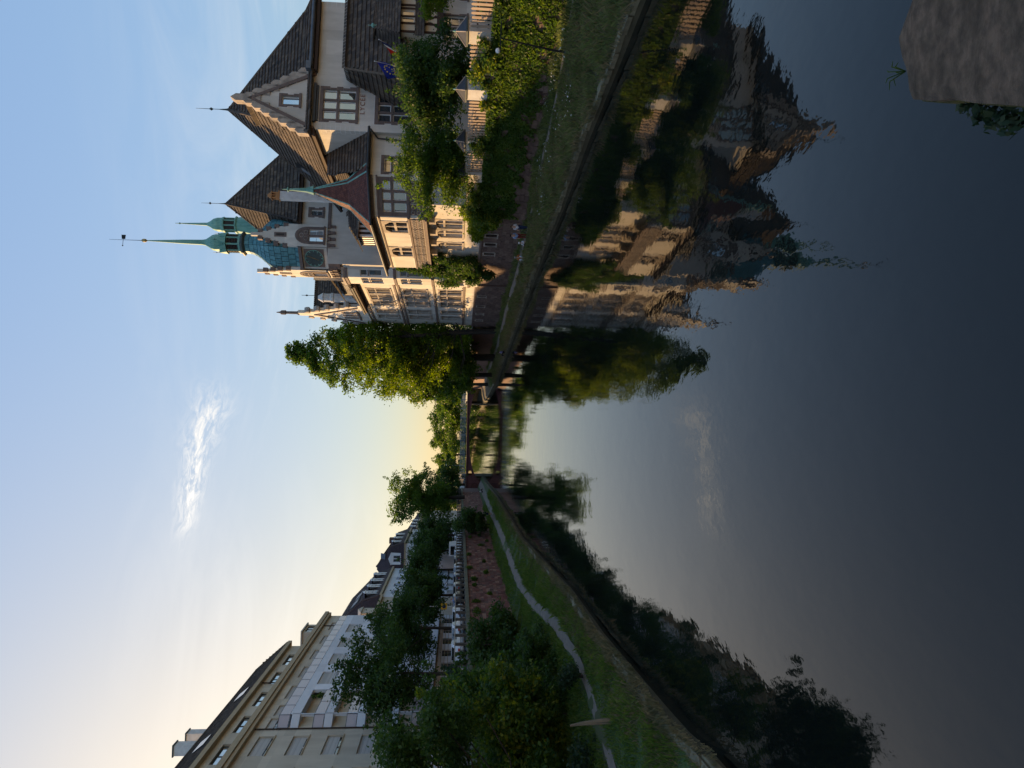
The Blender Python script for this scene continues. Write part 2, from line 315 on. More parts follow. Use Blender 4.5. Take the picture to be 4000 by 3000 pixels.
# ---------------------------------------------------------------- shared builders
def tiles(name, polys, mat, parent, tw=.30, th=.34, lift=.05, felt='roof_felt'):
    """Real overlapping tiles on planar convex slopes; each slope's first edge is its eave."""
    base = MB(); V = []; Fs = []
    for pts in polys:
        P = [Vector(q) for q in pts]; U = (P[1] - P[0]).normalized(); N = U.cross(P[2] - P[0]).normalized()
        if N.z < 0: N = -N
        Vv = N.cross(U)
        if Vv.z < 0: Vv = -Vv
        base.poly([q - N * .03 for q in P])
        q2 = [((q - P[0]).dot(U), (q - P[0]).dot(Vv)) for q in P]
        us = [a for a, _ in q2]; vs_ = [b for _, b in q2]
        sgn = 1 if sum(q2[i][0] * q2[(i + 1) % len(q2)][1] - q2[(i + 1) % len(q2)][0] * q2[i][1] for i in range(len(q2))) > 0 else -1
        def inside(a, b):
            for i in range(len(q2)):
                x0, y0 = q2[i]; x1, y1 = q2[(i + 1) % len(q2)]
                if ((x1 - x0) * (b - y0) - (y1 - y0) * (a - x0)) * sgn < -.02: return False
            return True
        r = 0; v = -.06
        while v < max(vs_):
            u = min(us) - (tw / 2 if r % 2 else 0)
            while u < max(us):
                if inside(u + tw / 2, min(max(v + th * .5, 0.01), max(vs_))):
                    j = rnd.uniform(-.008, .012); k = len(V); g_ = .012
                    for (a, b, h) in ((u + g_, v, lift + j), (u + tw - g_, v, lift + j), (u + tw - g_, v + th * 1.12, .008), (u + g_, v + th * 1.12, .008), (u + g_, v + .01, -.02), (u + tw - g_, v + .01, -.02)):
                        V.append(tuple(P[0] + U * a + Vv * b + N * h))
                    Fs += [(k, k + 1, k + 2, k + 3), (k + 4, k + 5, k + 1, k)]
                u += tw
            v += th; r += 1
    o = base.obj(name, MM[felt], parent)
    me = bpy.data.meshes.new('roof_tiles'); me.from_pydata(V, [], Fs); me.update()
    link('roof_tiles', me, MM[mat], o, kind='stuff'); return o
def window(fc, u0, u1, z0, z1, par, cols=2, trans=None, frame='frame_white', sur=None, sw=.22, rec=.20, fb=.07, mull=None, mw=.16, blind=0.0, bmat='blind', pane='glass', sill=None, name='window', quoin=True, bars=0):
    """window part: frame mesh with panes, stone surround, mullions, sill, blind as its pieces."""
    fr = MB(); zc = [z0, z1] if trans is None else [z0, trans, z1]
    w = (u1 - u0) / cols; panes = []
    mg = mw / 2 if mull else 0
    for i in range(cols):
        a, b = u0 + w * i + (mg if i else 0), u0 + w * (i + 1) - (mg if i < cols - 1 else 0)
        for j in range(len(zc) - 1):
            c, d = zc[j] + (mg if j else 0), zc[j + 1] - (mg if j < len(zc) - 2 else 0)
            for q in ((a, a + fb, c, d), (b - fb, b, c, d), (a + fb, b - fb, c, c + fb), (a + fb, b - fb, d - fb, d)): fc.box(fr, *q, -rec - .05, -rec + .02)
            for k in range(bars):
                zz = c + (d - c) * (k + 1) / (bars + 1); fc.box(fr, a + fb, b - fb, zz - .018, zz + .018, -rec - .045, -rec + .012)
            panes.append((a + fb, b - fb, c + fb, d - fb))
    o = fr.obj(name, MM[frame], par)
    for a, b, c, d in panes:
        pm = MB(); t = rnd.uniform(-.012, .012); pm.poly([fc.P(a, c, -rec - .03 + t), fc.P(b, c, -rec - .03 - t), fc.P(b, d, -rec - .035 - t), fc.P(a, d, -rec - .035 + t)]); pm.obj('pane', MM[pane], o)
    if mull:
        mb = MB()
        for i in range(1, cols): fc.box(mb, u0 + w * i - mw / 2, u0 + w * i + mw / 2, z0, z1, -rec - .06, -.05)
        if trans is not None:
            for i in range(cols): fc.box(mb, u0 + w * i + (mw / 2 if i else 0), u0 + w * (i + 1) - (mw / 2 if i < cols - 1 else 0), trans - mw / 2, trans + mw / 2, -rec - .06, -.053)
        mb.obj('mullion', MM[mull], o)
    if sur:
        mb = MB(); fc.box(mb, u0 - sw, u1 + sw, z1, z1 + sw, -.02, .05); fc.box(mb, u0 - sw - .04, u1 + sw + .04, z0 - sw * .8, z0, -.02, .11)
        h = z1 - z0; n = max(3, int(h / .55)) | 1
        for i in range(n):
            e = sw * (.62 if i % 2 else 1.0) if quoin else sw
            a, b = z0 + h * i / n, z0 + h * (i + 1) / n
            fc.box(mb, u0 - e, u0, a + .006, b - .006, -.02, .04); fc.box(mb, u1, u1 + e, a + .006, b - .006, -.02, .04)
        mb.obj('stone_surround', MM[sur], o)
        if quoin:
            mb = MB(); t = .05; fc.box(mb, u0 - sw - t, u1 + sw + t, z1, z1 + sw + t, -.02, .012)
            for i in range(n):
                e = sw * (.62 if i % 2 else 1.0) + t; a, b = z0 + h * i / n, z0 + h * (i + 1) / n; x = t if not i % 2 else -t
                fc.box(mb, u0 - e, u0, a - x * .5, b + x * .5, -.02, .010); fc.box(mb, u1, u1 + e, a - x * .5, b + x * .5, -.02, .010)
            mb.obj('mortar_outline', MM['joint_white'], o)
    if sill:
        mb = MB(); fc.box(mb, u0 - .08, u1 + .08, z0 - .09, z0 - .003, -rec, .09); mb.obj('sill', MM[sill], o)
    if blind > 0:
        mb = MB(); zz = z1 - (z1 - z0) * blind; n = max(2, int((z1 - zz) / .12))
        for i in range(n):
            a = zz + (z1 - zz) * i / n; b = zz + (z1 - zz) * (i + 1) / n; fc.box(mb, u0 + .01, u1 - .01, a + .004, b - .004, -rec + .03, -rec + .06)
        mb.obj('roller_blind', MM[bmat], o)
    return o
def leaf_mesh(name, pts, size, mat, parent=None, up=.3, jit=.35, aspect=.62, drop=0.0, **k):
    n = len(pts); pts = np.asarray(pts, float)
    nrm = NP.normal(size=(n, 3)); nrm[:, 2] = np.abs(nrm[:, 2]) + up; nrm /= np.linalg.norm(nrm, axis=1)[:, None]
    t = NP.normal(size=(n, 3)); t[:, 2] -= drop; t -= (t * nrm).sum(1)[:, None] * nrm; t /= np.linalg.norm(t, axis=1)[:, None]; bta = np.cross(nrm, t)
    s = size * (1 + NP.uniform(-jit, jit, n))[:, None]
    v = np.empty((n, 4, 3)); v[:, 0] = pts - t * s * .5; v[:, 1] = pts + bta * s * aspect * .5 - t * s * .05 + nrm * s * .06; v[:, 2] = pts + t * s * .5; v[:, 3] = pts - bta * s * aspect * .5 - t * s * .05 + nrm * s * .06
    return quads(name, v, mat, parent, **k)
def quads(name, v, mat, parent=None, **k):
    n, c = v.shape[:2]; me = bpy.data.meshes.new(name); me.vertices.add(n * c); me.vertices.foreach_set('co', v.reshape(-1).astype(np.float32))
    me.loops.add(n * c); me.loops.foreach_set('vertex_index', np.arange(n * c, dtype=np.int32)); me.polygons.add(n)
    me.polygons.foreach_set('loop_start', np.arange(0, n * c, c, dtype=np.int32))
    me.update(calc_edges=True); me.validate(); return link(name, me, MM[mat] if isinstance(mat, str) else mat, parent, **k)
def in_lumps(lumps, n, shell=.55):
    """points inside ellipsoid lumps [(x,y,z,rx,ry,rz)], denser towards their skins"""
    L = np.array(lumps); w = (L[:, 3] * L[:, 4] + L[:, 3] * L[:, 5] + L[:, 4] * L[:, 5]); idx = NP.choice(len(L), n, p=w / w.sum())
    d = NP.normal(size=(n, 3)); d /= np.linalg.norm(d, axis=1)[:, None]; r = (shell + (1 - shell) * NP.random(n)) * np.exp(NP.normal(size=n) * .17)
    return L[idx, :3] + d * r[:, None] * L[idx, 3:]
def crown_lumps(c, rad, n, size, seed, shape='round', low=-.75, sprigs=.45):
    g = np.random.default_rng(seed); out = []
    ph = g.uniform(0, 6.28, 6)
    while len(out) < n:
        d = g.normal(size=3); d /= np.linalg.norm(d); q = d * g.random() ** .45
        if q[2] < low: continue
        k = 1.0
        if shape == 'cone':
            q[2] = g.uniform(low, 1.0); k = max(.16, 1.0 - .90 * max(0, (q[2] + .15) / 1.15) ** 1.9); a = g.uniform(0, 6.28); r = g.random() ** .5; q[0], q[1] = r * math.cos(a), r * math.sin(a)
        an = math.atan2(d[1], d[0]); k2 = k * (1 + .16 * math.sin(2 * an + ph[0]) + .12 * math.sin(3 * an + ph[1] + 4 * q[2]) + .10 * math.sin(9 * q[2] + ph[2]))
        p = (c[0] + q[0] * rad[0] * k2, c[1] + q[1] * rad[1] * k2, c[2] + q[2] * rad[2]); s = size * g.uniform(.5, 1.25) * (.45 + .55 * k)
        out.append((*p, s * g.uniform(.8, 1.4), s * g.uniform(.8, 1.4), s * g.uniform(.5, 1.0)))
    for _ in range(int(n * (sprigs if shape == 'round' else 0))):                  # single twigs reaching out of the mass
        b_ = out[g.integers(n)]; d = np.array(b_[:3]) - np.array(c); d = d / np.maximum(rad, .1); d = d / (np.linalg.norm(d) + 1e-6) + g.normal(size=3) * .25; l = size * g.uniform(.9, 1.7)
        for t in (.7, 1.0):
            s = size * g.uniform(.16, .32) * (1.3 - .5 * t); out.append((b_[0] + d[0] * l * t, b_[1] + d[1] * l * t, b_[2] + d[2] * l * t + .1 * l * t, s, s, s * 1.3))
    return out
def tree(name, label, base, top, tr, lumps, n, leaf, mat, group=None, cat='tree', limbs=14, up=.3, drop=0.0, shell=.5, lean=None):
    root = empty(name, base, 0, label, cat, group); B = Vector(base)
    mb = MB(); L = [Vector(l[:3]) - B for l in lumps]; tp = Vector(top) - B
    pts = [Vector((0, 0, -.3)), tp * .3 + Vector((rnd.uniform(-.1, .1), rnd.uniform(-.1, .1), 0)), tp * .62, tp]
    mb.path(pts, [tr * 1.25, tr * .9, tr * .65, tr * .2], 8)
    for l in rnd.sample(L, min(limbs, len(L))):
        t = min(.95, max(.28, (l.z / tp.z) * .72)); q = tp * t; mid = q * .45 + l * .55 + Vector((0, 0, -.12 * (l - q).length))
        mb.path([q, mid, l], [tr * .42 * (1.15 - t), tr * .26 * (1.15 - t), .03], 5)
    mb.obj('trunk', MM['bark'], root)
    P = in_lumps(lumps, n, shell) - np.array(base); leaf_mesh('crown', P, leaf, mat, root, up=up, drop=drop)
    return root
def interp(tab): a = np.array(tab, float); return lambda y: float(np.interp(y, a[:, 0], a[:, 1]))

# ================================================================ THE SETTING
XLe = interp([(-80, -7.5), (17, -9.6), (20.4, -10.3), (31.8, -11.6), (40.7, -12.2), (48.7, -13.2), (71.8, -16), (115, -19), (165, -23.6), (200, -26), (300, -42), (440, -80)])
XLw = interp([(-80, -19.5), (66, -21.8), (81, -22.5), (114, -24.2), (154, -25.9), (180, -27.2), (200, -29), (300, -45), (440, -83)])
XRe = interp([(-80, 19), (26.6, 15.1), (30, 14.6), (38, 13.7), (47.6, 12.1), (54.5, 11.3), (65, 9.8), (75, 8.3), (100, 4.4), (126, .3), (160, -3.2), (200, -6.5), (250, -16), (300, -27), (440, -62)])
XRw = interp([(-80, 56), (38.5, 21.6), (60.9, 15.0), (61.5, 15.3), (77, 12.9), (86, 11.7), (110, 7.9), (135, 4.0), (160, .6), (200, -3.0), (250, -12), (300, -23), (440, -58)])
STREET, GARDEN = 5.8, 5.0
zLs = interp([(0, .38), (.12, .58), (.5, 1.1), (1, 1.6)]); zRs = interp([(0, .43), (.15, .62), (.55, .98), (1, 1.25)])
def zL(x, y): return zLs((XLe(y) - x) / (XLe(y) - XLw(y)))
def zR(x, y): return zRs((x - XRe(y)) / (XRw(y) - XRe(y)))
ys_all = list(np.arange(-60, 130, 2.0)) + list(np.arange(130, 441, 10.0))
def hump(x, y): return .05 * math.sin(1.3 * x + .7 * y) + .04 * math.sin(2.9 * y - 1.1 * x) + .03 * math.sin(5.1 * x + 2.3)
def bank(name, xe, xw, zf, mat):
    mb = MB(); K = 9
    for y in ys_all:
        for k in range(K):
            s = k / (K - 1); x = xe(y) + (xw(y) - xe(y)) * s; mb.v.append((x, y, zf(x, y) + (hump(x, y) if 0 < k < K - 1 else -.03 if k == 0 else 0)))
    for i in range(len(ys_all) - 1):
        for k in range(K - 1): a = i * K + k; mb.f.append((a, a + 1, a + K + 1, a + K))
    return mb.obj(name, MM[mat], None, True, kind='structure')
bank('left_bank', XLe, lambda y: XLw(y) - .3, zL, 'bank_turf'); bank('right_bank', XRe, lambda y: XRw(y) + .4, zR, 'soil')
mb = MB(); mb.poly([(-130, -80, 0), (70, -80, 0), (70, 445, 0), (-130, 445, 0)]); mb.obj('water', MM['water'], kind='structure')
# quay faces below the kerbs, then the kerb stones
mb = MB()
for i in range(len(ys_all) - 1):
    y0, y1 = ys_all[i], ys_all[i + 1]
    mb.poly([(XLe(y0) - .01, y0, -1), (XLe(y1) - .01, y1, -1), (XLe(y1) - .01, y1, .47), (XLe(y0) - .01, y0, .47)]); mb.poly([(XRe(y0) + .01, y0, -1), (XRe(y1) + .01, y1, -1), (XRe(y1) + .01, y1, .40), (XRe(y0) + .01, y0, .40)])
quay = mb.obj('quay_edge', MM['quay_dark'], kind='structure')
def stone_mesh(name, l, w, h, j, mat):
    mb = MB(); q = lambda: rnd.uniform(-j, j); a, b, c = l / 2, w / 2, h / 2
    mb.hexa([(sx * a + q(), sy * b + q(), sz * c + q()) for sx, sy, sz in ((-1, -1, -1), (1, -1, -1), (1, 1, -1), (-1, 1, -1), (-1, -1, 1), (1, -1, 1), (1, 1, 1), (-1, 1, 1))])
    me = bpy.data.meshes.new(name); me.from_pydata(mb.v, [], mb.f); me.update(); me.materials.append(mat); return me
kv = [stone_mesh('kerb_stone', .34, 1.16, .22, .03, MM['kerb_stone']) for _ in range(5)]
def put(me, name, loc, rz, par, sc=None):
    o = bpy.data.objects.new(name, me); C.objects.link(o); o.parent = par; o.location = loc; o.rotation_euler = (0, 0, rz)
    if sc: o.scale = sc
    return o
for xe, z, s in ((XLe, .32, -1), (XRe, .36, 1)):
    y = 15.5
    far = MB()
    while y < 170:
        st = 1.2
        ang = -math.atan2(xe(y + st) - xe(y), st)
        x = (xe(y) + xe(y + st)) / 2 + s * .13 + rnd.uniform(-.05, .05); zz = z + rnd.uniform(-.03, .03)
        if y < 105: put(rnd.choice(kv), 'kerb_stone', (x, y + st / 2, zz), ang + rnd.uniform(-.02, .02), quay, (1, .98, 1))
        else: far.box(x - .17, x + .17, y + .01, y + st - .01, zz - .11, zz + .11)
        y += st
    far.obj('kerb_stones', MM['kerb_stone'], quay, kind='stuff')
# footpaths on both banks
def ribbon(name, line, w, zf, mat, dz=.03):
    mb = MB(); f = interp([(y, x) for x, y in line]); wf = interp([(y, q) for (x, y), q in zip(line, w)]); y0, y1 = line[0][1], line[-1][1]; n = int((y1 - y0) / 1.2)
    for i in range(n + 1):
        y = y0 + (y1 - y0) * i / n; x = f(y); h = wf(y) / 2; e = .05 * math.sin(y * 1.7)
        for k in range(5):
            xx = x - h - e + (2 * h + 2 * e) * k / 4; mb.v.append((xx, y, max(zf(xx, y), zf(xx, y) + hump(xx, y)) + dz))
    for i in range(n):
        for k in range(4): a = i * 5 + k; mb.f.append((a, a + 1, a + 6, a + 5))
    return mb.obj(name, MM[mat], kind='structure')
LP = [(-15.6, 14), (-14.5, 26), (-14.15, 28.1), (-14.0, 31.8), (-13.85, 35), (-14.6, 41.7), (-17.2, 55), (-18.7, 68), (-19.3, 81), (-20.5, 100), (-21.9, 120), (-24.4, 157), (-26.1, 182)]
RPt = [(24.6, 20), (20.3, 38), (18.2, 44), (15.6, 54), (13.4, 63), (11.3, 76), (9.0, 91), (5.1, 114), (2.3, 140), (-1.4, 172)]
ribbon('left_path', LP, [.6, .6, .6, .6, .65, .85, 1.05, 1.1, 1.1, 1.2, 1.3, 1.4, 1.4], zL, 'path'); ribbon('right_path', RPt, [.7, .7, .6, .5, .7, .9, 1.1, 1.2, 1.2, 1.2], zR, 'path')
# wide ground on both sides and beyond the bend
def side(name, xs, sgn, z, mat):
    mb = MB(); ys = [-80] + [y for y in ys_all if y > -60] + [445]
    for i in range(len(ys) - 1):
        a, b_ = ys[i], ys[i + 1]; q = [(xs(a), a, z), (xs(b_), b_, z), (sgn * 1800, b_, z), (sgn * 1800, a, z)]; mb.poly(q if sgn > 0 else q[::-1])
    mb.poly([(-1800, 445, z - .004), (1800, 445, z - .004), (1800, 3000, z - .004), (-1800, 3000, z - .004)]) if sgn > 0 else None
    return mb.obj(name, MM[mat], kind='structure')
side('street', lambda y: XLw(y) - .3, -1, STREET, 'asphalt'); side('garden_ground', lambda y: XRw(y) + .4, 1, GARDEN, 'ground')
mb = MB()
for i in range(len(ys_all) - 1):                     # pavement with kerb along the quay rail and along the houses
    y0, y1 = ys_all[i], ys_all[i + 1]
    if y1 > 205: break
    a0, a1 = XLw(y0) - .35, XLw(y1) - .35
    mb.hexa([(a0 - 1.3, y0, 5.6), (a0, y0, 5.6), (a1, y1, 5.6), (a1 - 1.3, y1, 5.6), (a0 - 1.3, y0, 5.93), (a0, y0, 5.93), (a1, y1, 5.93), (a1 - 1.3, y1, 5.93)])
mb.obj('quay_pavement', MM['pavement'], kind='structure')
mb = MB(); mb.hexa([(-38.4, 20, 5.6), (-28.4, 20, 5.6), (-35.9, 145, 5.6), (-45.9, 145, 5.6), (-38.4, 20, 5.92), (-28.4, 20, 5.92), (-35.9, 145, 5.92), (-45.9, 145, 5.92)]); mb.obj('house_pavement', MM['pavement'], kind='structure')

# ---------------------------------------------------------------- left retaining wall: core, coping, stones
lw = empty('retaining_wall', (XLw(80), 80, 0), 0, 'red sandstone retaining wall with mossy coping below the parked cars', 'wall')
def rel(mb, o):
    l = o.location; mb.v = [(x - l.x, y - l.y, z - l.z) for x, y, z in mb.v]; return mb
core = MB(); cop = MB()
for i in range(len(ys_all) - 1):
    y0, y1 = ys_all[i], ys_all[i + 1]
    if y1 > 184: break
    a, b_ = XLw(y0), XLw(y1)
    core.hexa([(a - .6, y0, .8), (a, y0, .8), (b_, y1, .8), (b_ - .6, y1, .8), (a - .6, y0, 5.6), (a - .12, y0, 5.6), (b_ - .12, y1, 5.6), (b_ - .6, y1, 5.6)])
    cop.hexa([(a - .7, y0, 5.6), (a + .08, y0, 5.6), (b_ + .08, y1, 5.6), (b_ - .7, y1, 5.6), (a - .7, y0, 5.95), (a + .02, y0, 5.95), (b_ + .02, y1, 5.95), (b_ - .7, y1, 5.95)])
rel(core, lw).obj('core', MM['mortar'], lw); rel(cop, lw).obj('coping', MM['coping'], lw)
sv = [stone_mesh('stone', .22, .93, .37, .022, MM['red_stone']) for _ in range(6)] + [stone_mesh('stone', .22, .62, .37, .022, MM['red_stone']) for _ in range(4)]
cnt = 0; rest = MB()
y = 62.0; slots = []
for r in range(11):
    z = 1.35 + .19 + r * .385; y = 58 + rnd.uniform(0, 1)
    while y < 170:
        k = rnd.randrange(10); l = .96 if k < 6 else .65
        slots.append((abs(y - 80), y + l / 2, z, k, l)); y += l
slots.sort(key=lambda s: s[0])
for n_, (_, y, z, k, l) in enumerate(slots):
    t = (z - .8) / 4.8; x = XLw(y) - .12 * t - .08 + rnd.uniform(-.03, .045); ang = -math.atan2(XLw(y + .5) - XLw(y - .5), 1)
    if n_ < 295: put(sv[k], 'stone', (x - lw.location.x, y - lw.location.y, z), ang, lw)
    else: rest.box(x - .11 - lw.location.x, x + .11 - lw.location.x, y - l / 2 + .02 - lw.location.y, y + l / 2 - .02 - lw.location.y, z - .18, z + .18)
rest.obj('stone_courses', MM['red_stone'], lw, kind='stuff')
# quay rail: posts, top rail, low rail
for a, b_, lab in ((30, 112, 'dark post and tan rail fence above the red wall, nearer run by the cars'), (112, 184, 'dark post and rail fence above the red wall, far run towards the bridge')):
    rl = empty('quay_railing', (XLw((a + b_) / 2), (a + b_) / 2, STREET), 0, lab, 'railing', 'rail runs along the quay')
    pm = MB(); pm.box(-.10, .10, -.12, .12, 0, 1.0); pme = bpy.data.meshes.new('post'); pme.from_pydata(pm.v, [], pm.f); pme.update(); pme.materials.append(MM['post_concrete'])
    top = MB(); low = MB(); y = a + .3; prev = None
    while y < b_:
        x = XLw(y) - .28; put(pme, 'post', (x - rl.location.x, y - rl.location.y, .12), 0, rl)
        q = Vector((x, y, STREET + 1.16)) - rl.location
        if prev: top.tube(prev, q, .045, .045, 6); low.tube(prev - Vector((0, 0, .5)), q - Vector((0, 0, .5)), .03, .03, 5)
        prev = q; y += 2.15
    top.obj('top_rail', MM['rail_tan'], rl); low.obj('low_rail', MM['post_concrete'], rl)

# ---------------------------------------------------------------- garden wall on the right, with pillars and slat fence
WA, WB = (21.6, 38.5), (14.75, 61.6)
wd = Vector((WB[0] - WA[0], WB[1] - WA[1], 0)); wlen = wd.length; wd.normalize(); wnv = Vector((wd.y * -1, wd.x, 0))   # outward: towards the canal
ww = Fc(WA[0], WA[1], -wd.x, -wd.y)                  # u runs towards the camera
gwl = empty('garden_wall', (18, 50, 0), 0, 'tall garden wall overgrown with ivy below the slat fence', 'wall')
def U(y): return -(y - WA[1]) / wd.y                 # wall coordinate of a world Y
g1 = MB(); ww.box(g1, U(61.6), U(14), .8, 5.1, -.6, 0); rel(g1, gwl).obj('core', MM['mortar'], gwl)
g2 = MB(); ww.box(g2, U(61.7), U(14), 5.1, 5.28, -.68, .08); rel(g2, gwl).obj('coping', MM['sandstone'], gwl)
pv = [stone_mesh('stone', .95, .2, .38, .02, MM['pink_stone']) for _ in range(6)]
for r in range(5):
    u = U(61.3) + rnd.uniform(0, .5); angw = math.atan2(-wd.y, -wd.x)
    while u < U(36):
        q = Vector(ww.P(u, 1.2 + r * .395, -.04 + rnd.uniform(-.02, .03))) - gwl.location
        put(rnd.choice(pv), 'stone', q, angw, gwl, (.98, 1, 1)); u += .97
def pillar(y, label, mat):
    p0 = Vector(ww.P(U(y), 0, -.3)); o = empty('wall_pillar', (p0.x, p0.y, 5.28), math.atan2(-wd.y, -wd.x), label, 'pillar', 'fence pillars on the garden wall')
    s = MB(); s.box(-.5, .5, -.42, .42, 0, 1.56); s.obj('shaft', MM[mat], o)
    s = MB(); s.box(-.62, .62, -.54, .54, 1.56, 1.66); s.obj('cap_slab', MM['copper_dark'], o)
    s = MB(); b4 = [(-.60, -.54, 1.66), (.60, -.54, 1.66), (.60, .54, 1.66), (-.60, .54, 1.66)]
    for i in range(4): s.poly([b4[i], b4[(i + 1) % 4], (0, 0, 2.30)])
    s.obj('pyramid_cap', MM['slate'], o)
    s = MB(); s.lathe(0, 0, [(.05, 2.24), (.07, 2.33), (.02, 2.48)], 6); s.obj('finial', MM['copper'], o)
    k = MB()
    for i in range(4): k.tube(b4[i], (0, 0, 2.31), .035, .03, 4)
    k.obj('cap_rib', MM['sandstone_light'], o)
pillar(41.4, 'plaster pillar with pyramid cap nearest the camera on the ivy wall', 'plaster_pale'); pillar(46.2, 'bright white plaster pillar with pyramid cap above the ivy', 'chimney_white')
pillar(51.5, 'leaf covered pillar with pyramid cap between the two garden trees', 'plaster_pale'); pillar(55.6, 'white scribbled pillar with pyramid cap farthest along the ivy wall', 'chimney_white')
s = MB()                                             # the dark scribble on the far pillar
for i in range(26):
    u = -.4 + .8 * i / 26; q = [(u + rnd.uniform(-.05, .05), -.428, .35 + .55 * rnd.random()) for _ in range(2)]; s.tube(q[0], (q[1][0] + .08, q[1][1], q[1][2]), .014, .014, 4)
s.obj('graffiti', MM['iron'], bpy.data.objects['wall_pillar.003'])
sm = MB(); w2 = .095; sm.v = []
prof = [(-w2, 0), (w2, 0), (w2, 1.34), (w2 * .7, 1.41), (0, 1.45), (-w2 * .7, 1.41), (-w2, 1.34)]
sm.v = [(x, -.015, z) for x, z in prof] + [(x, .015, z) for x, z in prof]; k = len(prof)
sm.f = [tuple(range(k)), tuple(reversed(range(k, 2 * k)))] + [(i, i + k, (i + 1) % k + k, (i + 1) % k) for i in range(k)]
sme = bpy.data.meshes.new('slat'); sme.from_pydata(sm.v, [], sm.f); sme.update(); sme.materials.append(MM['slat_wood'])
for a, b_, lab in ((34.0, 40.9, 'pale wooden slat fence panel at the picture edge above the ivy wall'), (41.9, 45.6, 'slat fence panel half hidden by shoots beside the bright white pillar'), (46.8, 51.0, 'nine slat fence panel under the darker garden tree'), (52.0, 55.1, 'slat fence panel just before the scribbled pillar'), (56.1, 60.6, 'last slat fence panel, running from the scribbled pillar into leaves')):
    ua, ub = U(b_), U(a); p0 = Vector(ww.P((ua + ub) / 2, 5.24, -.12)); o = empty('slat_fence', p0, math.atan2(-wd.y, -wd.x), lab, 'fence', 'slat fence panels')
    half = (ub - ua) / 2; s = MB(); s.box(-half, half, .018, .06, .35, .45); s.box(-half, half, .018, .06, 1.0, 1.1); s.obj('rail', MM['timber'], o)
    x = -half + .15
    while x < half - .1:
        put(sme, 'slat', (x, 0, rnd.uniform(-.02, .03)), rnd.uniform(-.01, .01), o); x += .32
def ivy_points(n, y0, y1, zt, low, off=.28):
    Y = NP.uniform(y0, y1, n); lo = np.interp(Y, [a for a, _ in low], [b for _, b in low]) + .25 * np.sin(Y * 2.1) + .18 * np.sin(Y * 5.3)
    f = NP.random(n) ** .8; Zz = lo + (zt - lo) * f; hole = (np.sin(Y * 3.1 + 1.3 * np.sin(Zz * 2.2)) + np.sin(Zz * 3.7 + Y * .8)) < -1.25; th = off * (.35 + .65 * (.5 + .5 * np.sin(Y * 1.9 + Zz * 1.3)) * (.5 + .5 * np.sin(Zz * 2.7 - Y))) + .15 * (f > .8)
    d = NP.random(n) * th + .03; u = (Y - WA[1]) / -wd.y; keep = ~hole | (NP.random(n) < .18)
    return np.stack([WA[0] - wd.x * u + ww.n[0] * d, WA[1] - wd.y * u + ww.n[1] * d, Zz], 1)[keep]
iv = ivy_points(52000, 30, 61.4, 5.45, [(30, 1.2), (41, 1.4), (46, 1.8), (52, 2.1), (58, 2.4), (61, 2.2)])
leaf_mesh('ivy', iv, .18, 'leaf_ivy', None, up=.1, drop=.8, jit=.6, label='thick ivy covering the garden wall below the slat fence', cat='ivy', kind='stuff')
sh = in_lumps([(*ww.P(U(yy), z, n), r, r, r * .8) for yy, z, n, r in ((36.5, 5.6, .1, .6), (41.6, 5.9, .2, .55), (42.6, 5.5, .3, .7), (43.6, 6.0, .1, .8), (44.6, 6.3, -.1, .7), (45.2, 5.6, .1, .5), (46.9, 5.6, .25, .5), (50.9, 5.7, .2, .55), (51.7, 5.8, .2, .7), (51.3, 6.3, 0, .5), (56.5, 5.5, .3, .5), (58.3, 5.9, .2, .8), (59.8, 6.2, .2, .9), (60.8, 5.5, .3, 1.0), (60.9, 4.2, .4, 1.0))], 9000, .3)
leaf_mesh('climbing_shoots', sh, .2, 'leaf_yellow', None, up=.4, label='yellow green shoots climbing over the slat fence and pillars', cat='shrub', kind='stuff')

# ---------------------------------------------------------------- footbridge
BY, BW = 185.0, 4.0
br = empty('footbridge', (-12.7, BY, 0), 0, 'dark red arched footbridge crossing the canal in the distance', 'bridge')
def intr(x): t = abs(x) / 13.2; return 1.0 + 3.1 * math.sqrt(max(0, 1 - t ** 2.0)) if t < 1 else 1.0
arch = MB(); holes = [(-7.4, -6.2), (-9.4, -8.3), (-11.7, -10.5), (6.2, 7.4), (8.3, 9.4), (10.5, 11.7)]
x = -15.6
while x < 15.5:
    x1 = x + .2; zb = intr(x + .1) if abs(x + .1) < 13.2 else .6
    inh = any(a < x + .1 < c for a, c in holes)
    for y0, y1 in ((-BW / 2, -BW / 2 + .35), (BW / 2 - .35, BW / 2)):
        if inh and zb + .55 < 3.7: arch.box(x, x1, y0, y1, zb, min(zb + .5, 3.6)); arch.box(x, x1, y0, y1, 4.1, 4.35)
        else: arch.box(x, x1, y0, y1, zb, 4.35)
    arch.box(x, x1, -BW / 2 + .35, BW / 2 - .35, max(zb, .6) + .02, max(zb, .6) + .3)
    x = x1
arch.obj('arch', MM['bridge_red'], br)
s = MB(); s.box(-15.6, 15.6, -BW / 2 - .2, BW / 2 + .2, 4.36, 4.72); s.obj('deck', MM['bridge_dark'], br)
s = MB(); s.lathe(0, 0, [(.8, -.06), (.95, -.06), (.95, .06), (.8, .06), (.8, -.06)], 20, closed=False); s.v = [(x - 14.6, z_ - BW / 2 - .05, y_ + 2.4) for x, y_, z_ in s.v]; s.obj('roundel', MM['bridge_dark'], br)
for sd in (-1, 1):
    rl = MB()
    for k in range(5): rl.tube((-15.6, sd * 1.95, 5.15 + .29 * k), (15.6, sd * 1.95, 5.15 + .29 * k), .035 if k < 4 else .06, n=5)
    rl.obj('railing', MM['rail_grey'], br)
    for i in range(14):
        s = MB(); xx = -15.4 + i * 2.37; s.box(xx - .05, xx + .05, sd * 1.95 - .05, sd * 1.95 + .05, 4.95, 6.4); s.obj('railing_post', MM['rail_grey'], br)
